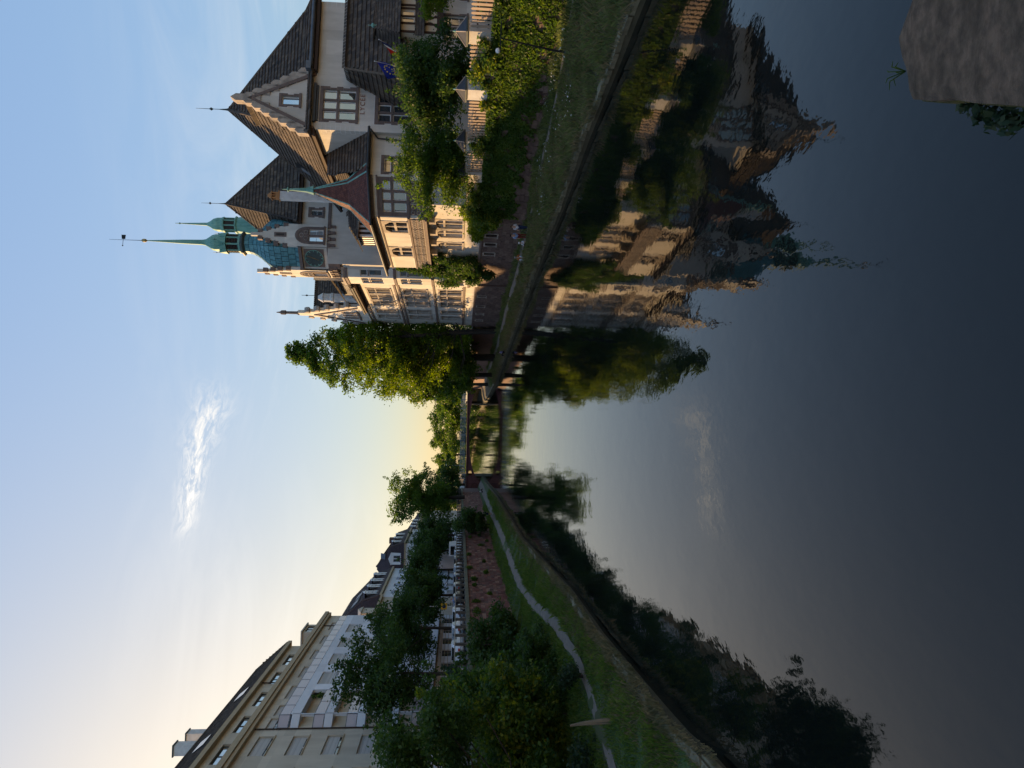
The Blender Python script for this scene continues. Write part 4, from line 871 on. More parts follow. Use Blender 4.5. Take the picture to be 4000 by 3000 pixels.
for i in range(12):
    t = 2 * math.pi * i / 12; mb.tube(fK.P(c_[0] + .78 * r_ * math.cos(t), c_[1] + .78 * r_ * math.sin(t), .085), fK.P(c_[0] + .95 * r_ * math.cos(t), c_[1] + .95 * r_ * math.sin(t), .085), .045, n=4)
mb.obj('hour_ring', MM['copper'], ck)
mb = MB()
for t, l in ((R_(20), .8), (R_(-155), .55)): mb.tube(fK.P(c_[0], c_[1], .1), fK.P(c_[0] + l * r_ * math.sin(t), c_[1] + l * r_ * math.cos(t), .1), .035, .02, n=4)
mb.obj('clock_hand', MM['gilt'], ck)
mb = MB(); fK.box(mb, -.1, kl + .1, 25.15, 25.5, -.3, .35); mb.obj('clock_cornice', MM['sandstone'], tw_)
# dome: every copper sheet its own piece
TC = (3.2, 3.2); prof = [(3.25, 25.45), (3.12, 26.0), (3.16, 26.8), (3.16, 27.6), (3.08, 28.35), (2.88, 29.0), (2.5, 29.6), (2.0, 30.15), (1.58, 30.65), (1.28, 31.15), (1.12, 31.7), (1.08, 32.25)]
dm = MB(); dm.lathe(*TC, [(r * .985, z) for r, z in prof], 8, R_(22.5)); dome = dm.obj('dome', MM['copper_dark'], tw_)
def opt(r, z, k, t):
    a0, a1 = R_(22.5 + 45 * k), R_(22.5 + 45 * (k + 1)); rr = r * 1.03
    return Vector((TC[0] + rr * ((1 - t) * math.cos(a0) + t * math.cos(a1)), TC[1] + rr * ((1 - t) * math.sin(a0) + t * math.sin(a1)), z))
for k in (3, 4, 5, 6, 2):                             # the faces the photograph shows
    for i in range(len(prof) - 1):
        (ra, za), (rb, zb) = prof[i], prof[i + 1]; nn = 4 if ra > 2.2 else 2
        for j in range(nn):
            sft = (.5 if i % 2 else 0); t0 = max(0, (j - sft) / nn); t1 = min(1, (j + 1 - sft) / nn)
            if j == nn - 1: t1 = 1
            if t1 - t0 < .05: continue
            e = .012; mb = MB(); n_ = Vector((math.cos(R_(45 * (k + 1))), math.sin(R_(45 * (k + 1))), .2)) * .03
            q = [opt(ra, za + .02, k, t0 + e), opt(ra, za + .02, k, t1 - e), opt(rb, zb - .02, k, t1 - e), opt(rb, zb - .02, k, t0 + e)]
            mb.hexa([v for v in q] + [v + n_ for v in q]); mb.obj('copper_sheet', MM['copper_plate'], dome)
la = MB(); la.lathe(*TC, [(1.15, 32.2), (1.42, 32.42), (1.42, 32.55), (1.22, 32.75)], 8, R_(22.5)); lant = la.obj('lantern', MM['copper_dark'], tw_)
la = MB(); la.lathe(*TC, [(.92, 32.7), (.92, 34.9)], 8, R_(22.5)); la.obj('lantern_louvre', MM['louvre'], lant)
for k in range(8):
    a = R_(22.5 + 45 * k); x, y = TC[0] + 1.0 * math.cos(a), TC[1] + 1.0 * math.sin(a); mb = MB(); mb.tube((x, y, 32.7), (x, y, 34.6), .11, n=5); mb.obj('lantern_post', MM['copper'], lant)
    a = R_(45 * k); ux, uy = math.cos(a), math.sin(a); f_ = Fc(TC[0] + ux * .98, TC[1] + uy * .98, -uy, ux); mb = MB(); f_.plate(mb, [(-.42, 34.35), (.42, 34.35), (.0, 35.3)], -.3, .22); f_.box(mb, -.42, .42, 32.75, 33.0, -.02, .1); mb.obj('lantern_gable', MM['copper'], lant)
    mb = MB()
    for j in range(7): f_.box(mb, -.28, .28, 33.1 + j * .18, 33.18 + j * .18, -.05, .05)
    mb.obj('louvre_slat', MM['louvre'], lant)
    mb = MB(); mb.tube(f_.P(0, 35.3, .2), f_.P(0, 36.0, .2), .03, .015, 4); mb.lathe(*f_.P(0, 0, .2)[:2], [(.01, 35.5), (.07, 35.58), (.01, 35.66)], 6); mb.obj('lantern_pin', MM['copper_dark'], lant) if k % 2 == 0 else None
sp = MB(); sp.lathe(*TC, [(.95, 34.7), (.98, 35.2), (1.0, 35.7), (.88, 36.15), (.6, 36.55), (.38, 36.9), (.31, 37.3), (.25, 39.5), (.14, 41.8), (.05, 43.6)], 8, R_(22.5)); spi = sp.obj('spire', MM['copper'], tw_)
mb = MB(); mb.lathe(*TC, [(.04, 43.5), (.2, 43.75), (.22, 43.95), (.12, 44.15), (.03, 44.2)], 10); mb.obj('spire_ball', MM['gilt'], spi)
mb = MB(); mb.tube((*TC, 44.1), (*TC, 47.8), .035, .015, 5); mb.tube((TC[0] - .7, TC[1], 46.25), (TC[0] + .5, TC[1], 46.25), .025, n=4); mb.poly([(TC[0] + .1, TC[1], 46.02), (TC[0] + .62, TC[1], 46.0), (TC[0] + .62, TC[1], 46.5), (TC[0] + .1, TC[1], 46.42)]); mb.lathe(TC[0] - .7, TC[1], [(.01, 46.15), (.09, 46.25), (.01, 46.35)], 6); mb.obj('weather_vane', MM['iron'], spi)
# roof of the wing behind the tower
E2, A2 = 25.6, (8.5, 4.2, 35.3); d4 = [(4.7, -.7, E2), (15.6, -.7, E2), (15.6, 9.2, E2), (1.6, 9.2, E2)]
ps = []
for i in range(4): ps += slope_curve(d4[i], d4[(i + 1) % 4], A2, .1)
r2_ = tiles('main_roof', ps, 'tile_dark', tw_, .32, .48, .09)
mb = MB()
hips(mb, d4, A2, .1, .14)
mb.obj('hip_ridge', MM['tile_dark'], r2_)
mb = MB(); fT.box(mb, 4.6, 15.7, 25.25, 25.55, 0, .6); mb.obj('eave_soffit', MM['timber'], tw_)
mb = MB(); mb.lathe(*A2[:2], [(.2, 34.9), (.07, 35.6), (.03, 36.2), (.03, 37), (.16, 37.15), (.03, 37.3), (.012, 38.2)], 8); mb.obj('roof_spike', MM['copper_dark'], tw_)
L2 = (7.7, 9.0); mb = MB(); mb.lathe(*L2, [(2.0, 31.0), (1.5, 32.6), (1.15, 34.2), (.98, 35.2), (1.12, 35.35), (1.12, 35.5)], 8, R_(22.5)); l2 = mb.obj('small_lantern', MM['copper'], tw_)
mb = MB(); mb.lathe(*L2, [(.78, 35.5), (.78, 36.9)], 8, R_(22.5)); mb.obj('lantern_louvre', MM['louvre'], l2)
mb = MB()
for k in range(8): a = R_(22.5 + 45 * k); mb.tube((L2[0] + .84 * math.cos(a), L2[1] + .84 * math.sin(a), 35.5), (L2[0] + .84 * math.cos(a), L2[1] + .84 * math.sin(a), 36.9), .09, n=5)
mb.obj('lantern_post', MM['copper'], l2)
mb = MB(); mb.lathe(*L2, [(.98, 36.85), (1.0, 37.0), (.88, 37.3), (.86, 37.8), (.7, 38.3), (.4, 38.7), (.2, 39.1), (.1, 41.3), (.03, 43.0)], 8, R_(22.5)); mb.lathe(*L2, [(.02, 42.3), (.14, 42.45), (.02, 42.6)], 8); mb.obj('small_spire', MM['copper'], l2)
# canted bay up the canal side of the tower
bay = [(0, 1.2), (-.85, 2.0), (-.85, 4.6), (0, 5.5)]
for i in range(3):
    f_ = Fc(*bay[i + 1], bay[i][0] - bay[i + 1][0], bay[i][1] - bay[i + 1][1]); l = math.hypot(bay[i][0] - bay[i + 1][0], bay[i][1] - bay[i + 1][1])
    hs = [(.2, l - .2, z, z + 2.5) for z in (6.6, 11.6, 16.2)] if i != 1 else [(.3, l - .3, z, z + 2.5) for z in (6.6, 11.6, 16.2)]
    mb = MB(); f_.wall(mb, 0, l, 5.0, 20.6, hs, .2); bw_ = mb.obj('bay_wall', MM['plaster_pale'], tw_)
    for q in hs: window(f_, *q, tw_, 2 if i == 1 else 1, q[2] + 1.6, mull='sandstone', mw=.14, rec=.14)
    mb = MB()
    for z in (5.9, 10.2, 14.6, 20.2): f_.box(mb, -.02, l + .02, z, z + .3, -.02, .12)
    mb.obj('bay_string', MM['sandstone'], tw_)
mb = MB(); mb.prism([(0, 1.1), (-1.0, 1.9), (-1.0, 4.7), (0, 5.6)], 20.6, 20.85); mb.obj('bay_cap', MM['sandstone_light'], tw_)
fz = canal(.0); mb = MB(); fz.wall(mb, -6.4, 2.8, .9, 4.9, [(-4, -3.2, 3.3, 4.5)], .4); mb.obj('basement_wall', MM['sandstone'], tw_); window(fz, -4, -3.2, 3.3, 4.5, tw_, 1, None, frame='frame_dark', rec=.25); blocks(fz, -6.3, 2.7, .95, 4.8, tw_, 'pink_stone', [(-4, -3.2, 3.3, 4.5)])
mb = MB(); fz.box(mb, -6.4, 2.8, 4.85, 5.05, -.3, .08); mb.obj('ledge', MM['sandstone'], tw_)

# ---- sunlit wing along the canal, with the far stepped gable
cw = sch('canal_school_wing', 'sunlit school wing along the canal beyond the clock tower, stepped gable at its far end')
fw_ = canal(0.0); cols = [(9.2, 11.4), (12.1, 14.3), (15.0, 17.2), (19.3, 21.2), (22.4, 24.3)]; rows = [(6.9, 9.7), (11.4, 14.35), (16.05, 18.9)]
hs = [(-c1, -c0, z0, z1) for c0, c1 in cols for z0, z1 in rows]
mb = MB(); fw_.wall(mb, -27.5, -6.2, 5.1, 20.2, hs, .35); mb.poly([(0, 6.2, 5.1), (4, 6.2, 5.1), (4, 6.2, 20.2), (0, 6.2, 20.2)]); mb.poly([(0, 27.5, 5.1), (8, 27.5, 5.1), (8, 27.5, 20.2), (0, 27.5, 20.2)]); mb.obj('wall', MM['plaster_pale'], cw)
for q in hs: window(fw_, *q, cw, 3 if q[2] > 10 else 2, q[2] + 1.9, frame='frame_dark', sur='sandstone_light', sw=.25, mull='sandstone_light', mw=.16, rec=.25)
mb = MB()
for z in (6.45, 10.3, 14.75, 15.25, 19.6): fw_.box(mb, -27.5, -6.2, z, z + .26, -.02, .16)
mb.obj('string_course', MM['sandstone'], cw)
quoins(fw_, -6.2, 6.8, 19.4, -1, cw)
bz = [(-11.0, -10.4, 3.7, 4.7), (-15.8, -15.2, 3.7, 4.7), (-19.9, -19.3, 3.7, 4.7), (-23.7, -23.1, 3.7, 4.7)]
fw2 = canal(-.25); mb = MB(); fw2.wall(mb, -27.5, -6.2, .9, 5.1, bz, .4); mb.poly([(-.25, 6.2, .9), (1, 6.2, .9), (1, 6.2, 5.1), (-.25, 6.2, 5.1)]); fw2.box(mb, -27.55, -6.15, 5.1, 5.25, -.4, .05); mb.obj('basement_wall', MM['mortar'], cw)
for q in bz: window(fw2, *q, cw, 1, None, frame='frame_dark', sur='sandstone_light', sw=.14, rec=.25, quoin=False)
blocks(fw2, -27.4, -6.3, .95, 5.05, cw, 'pink_stone', bz, .42, 1.15)
tiles('roof', [[(-.9, 18.0, 20.2), (-.9, 5.9, 20.2), (3.5, 5.9, 24.0), (3.5, 18.0, 24.0)]], 'tile_dark', cw, .32, .48, .09)
mb = MB(); fw_.box(mb, -18.2, -6.0, 19.95, 20.2, 0, .95); mb.obj('eave_soffit', MM['timber'], cw); mb = MB(); mb.tube((-1.0, 5.9, 20.3), (-1.0, 18.3, 20.3), .13); mb.obj('gutter', MM['gutter'], cw)
fx = canal(.15); mb = MB(); fx.wall(mb, -13.2, -7.2, 20.6, 22.3, [], .1); mb.poly([(.15, 7.2, 20.6), (3, 7.2, 22.2), (3, 7.2, 23.8), (.15, 7.2, 22.3)]); dg = mb.obj('timber_gallery', MM['frame_white'], cw)
for i in range(12): beam(fx, -13.1 + i * .53, 20.6, -13.1 + i * .53, 22.3, .22, dg, .05)
tiles('gallery_roof', [[(-.6, 13.6, 22.2), (-.6, 6.8, 22.2), (3.6, 6.8, 25.2), (3.6, 13.6, 25.2)]], 'tile_dark', cw, .32, .48, .08)
tiles('cross_roof', [[(.2, 16.8, 20.4), (16, 16.8, 20.4), (16, 22.2, 27.8), (.2, 22.2, 27.8)], [(16, 27.6, 20.4), (.2, 27.6, 20.4), (.2, 22.2, 27.8), (16, 22.2, 27.8)]], 'tile_dark', cw, .32, .48, .09)
fg4 = canal(-.3); mb = MB()
for hw, z0, z1 in ((5.3, 20.2, 21.2), (4.7, 21.2, 22.6), (3.9, 22.6, 24.1), (3.1, 24.1, 25.6), (2.3, 25.6, 27.1), (1.5, 27.1, 28.6), (.7, 28.6, 30.2)): fg4.box(mb, -22.2 - hw, -22.2 + hw, z0, z1, -.45, 0)
mb.obj('stepped_gable', MM['plaster_pale'], cw)
for hw, z in ((4.7, 22.4), (3.9, 23.9), (3.1, 25.4), (2.3, 26.9), (1.5, 28.4)):
    for sd in (-1, 1): mb = MB(); u = -22.2 + sd * hw; fg4.plate(mb, [(u - .42, z), (u + .42, z), (u + .42, z + .35), (u, z + .75), (u - .42, z + .35)], -.6, .12); mb.obj('step_cap', MM['sandstone_light'], cw)
mb = MB(); mb.lathe(-.1, 22.2, [(.35, 30.2), (.3, 30.4), (.22, 30.5), (.2, 32.0), (.34, 32.1), (.32, 32.7), (.14, 32.9), (.05, 33.4)], 8); mb.obj('pinnacle', MM['sandstone'], cw)
mb = MB(); mb.tube((1.2, 17.5, 25.6), (1.2, 17.5, 28.9), .05, .03, 5); mb.lathe(1.2, 17.5, [(.03, 28.0), (.14, 28.2), (.03, 28.4)], 6); mb.obj('iron_finial', MM['iron'], cw)
mb = MB(); mb.lathe(.9, 17.4, [(.62, 20), (.62, 24.4), (.72, 24.5), (.72, 24.8), (.6, 24.9), (.6, 25.8), (.7, 25.9), (.3, 26.6)], 10); mb.obj('round_chimney', MM['chimney_white'], cw)
hs = []
mb = MB(); fg4.box(mb, -24.6, -19.8, 21.5, 21.75, 0, .15); fg4.plate(mb, [(-26.6, 21.3), (-26.2, 21.3), (-22.2, 27.5), (-18.2, 21.3), (-17.8, 21.3), (-22.2, 28.1)], 0, .12); mb.obj('gable_moulding', MM['sandstone'], cw)
for u in (-23.6, -22.2, -20.8): mb = MB(); fg4.box(mb, u - .4, u + .4, 21.9, 23.9, -.02, .05); mb.obj('blind_window', MM['sandstone'], cw)

# ---- flags on the pavilion, ivy on the bay, trees in the garden
def flag(name, label, a, b, z, rot, tilt, bands, stars=False):
    o = empty(name, sw(a, b, z), SR + rot, label, 'flag', 'flags on the pavilion eaves')
    mb = MB(); d = Vector((0, -math.sin(tilt), math.cos(tilt))); mb.tube((0, 0, 0), d * 2.6, .03, .02, 6); mb.lathe(0, d.y * 2.6, [(.01, d.z * 2.6 - .04), (.05, d.z * 2.6), (.01, d.z * 2.6 + .06)], 6); mb.obj('pole', MM['chimney_white'], o)
    nx, nz = 9, 8; hp = 1.35
    def cp(i, j): # draped cloth hanging from the upper pole
        s, t = i / nx, j / nz; q = d * (2.45 - hp * t)
        return (q.x - 1.15 * s * (1 - .35 * t) + .10 * math.sin(5 * s + 3 * t), q.y + .20 * math.sin(7 * s + 2 * t) * s, q.z - .85 * s ** 1.2 - .25 * s * t)
    for bi, (i0, i1, mt) in enumerate(bands):
        mb = MB()
        for i in range(i0, i1):
            for j in range(nz): mb.poly([cp(i, j), cp(i + 1, j), cp(i + 1, j + 1), cp(i, j + 1)])
        mb.obj('cloth_band' if len(bands) > 1 else 'cloth', MM[mt], o, True)
    if stars:
        for k in range(12):
            t = 2 * math.pi * k / 12; i, j = 4.5 + 2.3 * math.cos(t), 4 + 2.1 * math.sin(t); c = Vector(cp(i, j)); mb = MB()
            pts = []
            for q in range(10): r = .075 if q % 2 == 0 else .032; pts.append((c.x + r * math.sin(q * math.pi / 5), c.y - .03, c.z + r * math.cos(q * math.pi / 5)))
            mb.poly(pts); mb.obj('star', MM['flag_gold'], o)
cloth('flag_blue', (.012, .03, .30)); cloth('flag_white', (.75, .75, .75)); cloth('flag_red', (.50, .015, .02)); cloth('flag_gold', (.65, .5, .05)); cloth('flag_navy', (.01, .02, .12))
flag('tricolour_flag', 'blue white and red flag drooping from the pavilion eaves', 9.7, -24.5, 11.8, R_(12), R_(38), [(0, 3, 'flag_navy'), (3, 6, 'flag_white'), (6, 9, 'flag_red')])
flag('star_flag', 'blue flag with ring of yellow stars beside the tricolour', 8.6, -24.6, 11.9, R_(-15), R_(30), [(0, 9, 'flag_blue')], True)
def swl(L): return [(*sw(a, b, z), rx, ry, rz) for a, b, z, rx, ry, rz in L]
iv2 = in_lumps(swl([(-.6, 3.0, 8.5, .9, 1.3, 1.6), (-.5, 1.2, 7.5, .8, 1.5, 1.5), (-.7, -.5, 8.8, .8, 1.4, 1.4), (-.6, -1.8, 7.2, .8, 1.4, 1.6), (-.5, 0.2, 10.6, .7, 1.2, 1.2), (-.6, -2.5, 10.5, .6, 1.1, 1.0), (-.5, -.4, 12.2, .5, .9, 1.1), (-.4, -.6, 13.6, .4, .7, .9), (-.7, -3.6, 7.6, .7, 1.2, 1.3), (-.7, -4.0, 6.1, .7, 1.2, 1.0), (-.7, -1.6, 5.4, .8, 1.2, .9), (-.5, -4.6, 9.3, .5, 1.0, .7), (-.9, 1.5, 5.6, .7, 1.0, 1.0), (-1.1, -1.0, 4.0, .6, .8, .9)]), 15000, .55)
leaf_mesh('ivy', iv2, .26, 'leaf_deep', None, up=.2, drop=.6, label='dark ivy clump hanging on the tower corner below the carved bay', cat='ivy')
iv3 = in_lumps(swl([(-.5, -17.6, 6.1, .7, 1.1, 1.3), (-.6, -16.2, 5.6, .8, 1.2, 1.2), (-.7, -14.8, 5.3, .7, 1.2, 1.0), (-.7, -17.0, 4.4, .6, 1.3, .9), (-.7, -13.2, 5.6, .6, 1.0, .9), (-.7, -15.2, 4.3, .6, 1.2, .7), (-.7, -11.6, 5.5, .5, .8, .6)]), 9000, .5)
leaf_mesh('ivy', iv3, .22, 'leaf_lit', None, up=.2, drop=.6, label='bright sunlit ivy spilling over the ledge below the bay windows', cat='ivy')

# ================================================================ HOUSES ON THE LEFT QUAY (local axes: x towards the canal, y up the quay)
LO, LR = (-30.0, 0.0, 0.0), math.atan(.06)
def house(name, label): return empty(name, LO, LR, label, 'building', 'houses along the quay')
def quayf(e): return Fc(e, 0, 0, 1)                   # faces the canal, u = y
def endf(f): return Fc(0, f, 1, 0)                    # faces the camera, u = x
ab = house('apartment_block', 'tall cream apartment block with white projecting balcony bay, nearest on the left')
f0, f1 = quayf(0.0), quayf(1.0); FLOORS = [12.5, 15.72, 18.93, 22.15, 25.38]
wn_ = []
for i, zt in enumerate(FLOORS):
    for u in (44.7, 51.0, 57.3, 63.7): wn_.append((u, u + 3.95, zt - 1.48, zt))
wt_ = [(u, u + 2.7, 23.15, 25.33) for u in (69.1, 72.4)] + [(76.8 + 6.3 * i, 80.6 + 6.3 * i, 23.15, 25.33) for i in range(5)]
mb = MB(); f0.wall(mb, 38, 109.5, 9.2, 26.2, wn_ + wt_, .3); mb.poly([(0, 109.5, 5.8), (-12, 109.5, 5.8), (-12, 109.5, 26.2), (0, 109.5, 26.2)]); mb.obj('wall', MM['cream'], ab)
gf = [(u, u + 2.6, 6.2, 8.5) for u in (46, 51, 56, 61)] + [(70 + 5 * i, 72.6 + 5 * i, 6.2, 8.6) for i in range(8)]
mb = MB(); f0.wall(mb, 38, 109.5, 5.8, 9.2, gf, .3); mb.obj('ground_floor', MM['white_render'], ab)
for q in gf: window(f0, *q, ab, 2, None, frame='frame_dark', rec=.2)
mb = MB()
for i in range(7): f0.box(mb, 38, 109.5, 6.0 + i * .45, 6.06 + i * .45, -.01, .03)
f0.box(mb, 38, 109.5, 9.1, 9.3, 0, .1); mb.obj('band_moulding', MM['soffit'], ab)
bl = [.3, .75, .55, .85, .7, .4, .65, .8]
for k, q in enumerate(wn_): window(f0, *q, ab, 2, None, frame='frame_dark' if k % 3 else 'frame_white', rec=.24, blind=bl[(k * 5) % 8], sill='soffit')
for k, q in enumerate(wt_): window(f0, *q, ab, 2, None, frame='frame_white', rec=.24, blind=bl[(k * 3) % 8])
mb = MB(); f0.box(mb, 38, 109.8, 26.2, 26.55, -.3, .45); f0.box(mb, 38, 109.8, 26.55, 27.1, -.3, .62); mb.obj('lower_cornice', MM['cream_dark'], ab)
tops = [(49.5 + 6.3 * i, 53.4 + 6.3 * i, 27.12, 28.15) for i in range(7)]
ft = quayf(.08); mb = MB(); ft.wall(mb, 38, 94.6, 27.1, 28.8, tops, .3); mb.poly([(.08, 94.6, 27.1), (-10, 94.6, 27.1), (-10, 94.6, 28.8), (.08, 94.6, 28.8)]); mb.obj('attic_wall', MM['cream'], ab)
for q in tops: window(ft, *q, ab, 2, None, frame='frame_dark', rec=.22, sill='soffit', pane='glass_sky', fb=.05)
mb = MB(); f0.box(mb, 38, 95.2, 28.8, 29.25, -.5, .62); mb.obj('eave', MM['cream_dark'], ab)
tiles('roof', [[(.45, 38, 29.25), (.45, 95, 29.25), (-2.2, 92, 32.5), (-2.2, 38, 32.5)], [(.45, 95, 29.25), (-9, 95, 29.25), (-4.2, 92, 32.5), (-2.2, 92, 32.5)], [(-2.2, 38, 32.5), (-2.2, 92, 32.5), (-9, 92, 33), (-9, 38, 33)]], 'tile_dark', ab, .5, .45, .07)
for u in (57.5, 66.5, 78.5): mb = MB(); mb.hexa([(-.2, u, 30.05), (-.2, u + 2.2, 30.05), (-1.0, u + 2.2, 31.03), (-1.0, u, 31.03), (-.1, u, 30.18), (-.1, u + 2.2, 30.18), (-.9, u + 2.2, 31.16), (-.9, u, 31.16)]); mb.obj('skylight', MM['glass'], ab)
mb = MB(); mb.tube((.45, 95, 29.3), (-2.2, 92, 32.55), .16); mb.tube((-2.2, 38, 32.55), (-2.2, 92, 32.55), .12); mb.obj('ridge', MM['tile_dark'], ab)
for u, h in ((72.8, 35.2), (75.6, 35.0)): mb = MB(); mb.box(-4.0, -3.0, u, u + 1.1, 31, h); o = mb.obj('chimney', MM['chimney_white'], ab); mb = MB(); mb.box(-4.1, -2.9, u - .1, u + 1.2, h, h + .12); mb.obj('chimney_cap', MM['copper_dark'], o)
mb = MB(); fx_ = quayf(.35); fx_.wall(mb, 99.6, 103.6, 27.1, 28.4, [(100.2, 103.0, 27.2, 28.2)], .2); mb.poly([(.35, 99.6, 27.1), (-4, 99.6, 27.1), (-4, 99.6, 28.4), (.35, 99.6, 28.4)]); mb.box(-4, .6, 99.4, 103.8, 28.4, 28.6); dr = mb.obj('roof_dormer', MM['cream'], ab); window(fx_, 100.2, 103.0, 27.2, 28.2, ab, 2, None, frame='frame_dark', rec=.15)
tiles('rear_roof', [[(.3, 95.2, 27.1), (.3, 109.6, 27.1), (-5, 107, 30), (-5, 95.2, 30)]], 'tile_dark', ab, .5, .45, .06)
for u, z0, z1 in ((69.0, 9.2, 26.2), (81.0, 27.1, 28.8), (103.8, 23.1, 26.2)): mb = MB(); mb.tube((.1 if z1 < 28 else .2, u, z0), (.1 if z1 < 28 else .2, u, z1), .075, n=6); mb.obj('downpipe', MM['timber'], ab)
# white projecting bay with loggias, its roof terrace with glass panels
lg = [(70.4, 76.6, z - 2.45, z) for z in FLOORS[:4]]; bw2 = [(78.2 + 6.42 * i, 82.1 + 6.42 * i, z - 1.9, z) for i in range(4) for z in FLOORS[:4]]
mb = MB(); f1.wall(mb, 70.2, 106, 9.3, 23.1, lg + bw2, .35)
mb.poly([(0, 69.2, 9.3), (1, 70.2, 9.3), (1, 70.2, 23.1), (0, 69.2, 23.1)]) if False else None
for z in FLOORS[:4]:                                  # the angled loggia corner: slab bands only
    mb.hexa([(.0, 69.2, z), (1, 70.2, z), (1, 70.45, z), (0, 70.45, z), (.0, 69.2, z + .78), (1, 70.2, z + .78), (1, 70.45, z + .78), (0, 70.45, z + .78)])
    mb.hexa([(-1.4, 69.3, z + .02), (.99, 70.5, z + .02), (.99, 76.6, z + .02), (-1.4, 76.6, z + .02), (-1.4, 69.3, z + .2), (.99, 70.5, z + .2), (.99, 76.6, z + .2), (-1.4, 76.6, z + .2)])
mb.poly([(0, 69.2, 23.1), (1, 70.2, 23.1), (1, 106, 23.1), (0, 106, 23.1)]); mb.poly([(1, 106, 9.3), (0, 106, 9.3), (0, 106, 23.1), (1, 106, 23.1)]); mb.poly([(0, 69.2, 9.3), (0, 106, 9.3), (1, 106, 9.3), (1, 70.2, 9.3)])
mb.obj('white_bay', MM['white_render'], ab)
for k, q in enumerate(bw2):
    window(f1, *q, ab, 2, None, frame='frame_white', rec=.2, blind=bl[(k * 3 + 2) % 8], pane='glass'); mb = MB()
    for j in range(3): f1.box(mb, q[0], q[1], q[2] + .12 + .2 * j, q[2] + .15 + .2 * j, .02, .06)
    mb.obj('window_rail', MM['frame_white'], ab)
for q in lg:
    mb = MB(); f1.wall(mb, q[0] - .2, q[1] + .2, q[2] - .2, q[3] + .2, [], .1); mb.v = [(x - 1.5, y, z) for x, y, z in mb.v]; mb.obj('loggia_back', MM['cream'], ab)
    fl = quayf(-.49); window(fl, q[0] + .5, q[0] + 3.2, q[2] + .1, q[3] - .35, ab, 2, None, frame='frame_dark', rec=-.05)
def balustrade(pts, z0, z1, step=2.4):
    for (x0, y0), (x1, y1) in zip(pts, pts[1:]):
        l = math.hypot(x1 - x0, y1 - y0); n = max(1, round(l / step)); dx, dy = (x1 - x0) / n, (y1 - y0) / n
        for i in range(n):
            xa, ya = x0 + dx * i, y0 + dy * i; f_ = Fc(xa, ya, dx, dy); ll = l / n; mb = MB(); f_.box(mb, .04, ll - .04, z0 + .08, z1 - .06, -.012, .012); mb.obj('glass_panel', MM['pink_glass'], ab)
            mb = MB(); f_.box(mb, -.03, .03, z0, z1, -.03, .03); f_.box(mb, .03, ll - .03, z1 - .05, z1, -.03, .03); mb.obj('balustrade_post', MM['zinc'], ab)
balustrade([(.05, 69.3), (.93, 70.25), (.93, 105.9)], 23.1, 24.2)
for z in FLOORS[:4]: balustrade([(.0, 69.3), (.93, 70.3), (.93, 76.6)], z - 2.42, z - 1.35, 3.1)
# low link house with a dormer
lk = house('link_house', 'small cream house with single dormer tucked behind the white bay')
fl = quayf(0.0); q5 = [(112.2, 114.2, z - 1.5, z) for z in (18.6, 15.4, 12.2)] + [(117, 119, z - 1.5, z) for z in (18.6, 15.4, 12.2)]
mb = MB(); fl.wall(mb, 109.6, 121, 5.8, 19.4, q5, .25); mb.obj('wall', MM['cream'], lk)
for k, q in enumerate(q5): window(fl, *q, lk, 2, None, rec=.2, blind=bl[k], bmat='blind')
mb = MB(); fl.box(mb, 109.6, 121, 19.4, 19.75, -.2, .5); mb.obj('cornice', MM['cream_dark'], lk)
tiles('roof', [[(.4, 109.7, 19.75), (.4, 121, 19.75), (-6, 121, 20.9), (-6, 109.7, 20.9)]], 'mansard', lk, .4, .4, .05)
fdm = quayf(-.2); mb = MB(); fdm.wall(mb, 111.6, 114.8, 19.9, 21.9, [(112.1, 114.3, 20.1, 21.6)], .2); mb.hexa([(-3, 111.6, 19.9), (-.25, 111.6, 19.9), (-.25, 114.8, 19.9), (-3, 114.8, 19.9), (-3, 111.6, 21.9), (-.25, 111.6, 21.9), (-.25, 114.8, 21.9), (-3, 114.8, 21.9)]); fdm.plate(mb, [(111.4, 21.9), (115, 21.9), (113.2, 22.6)], -3, .2); mb.obj('dormer', MM['cream'], lk); window(fdm, 112.1, 114.3, 20.1, 21.6, lk, 2, None, rec=.12)
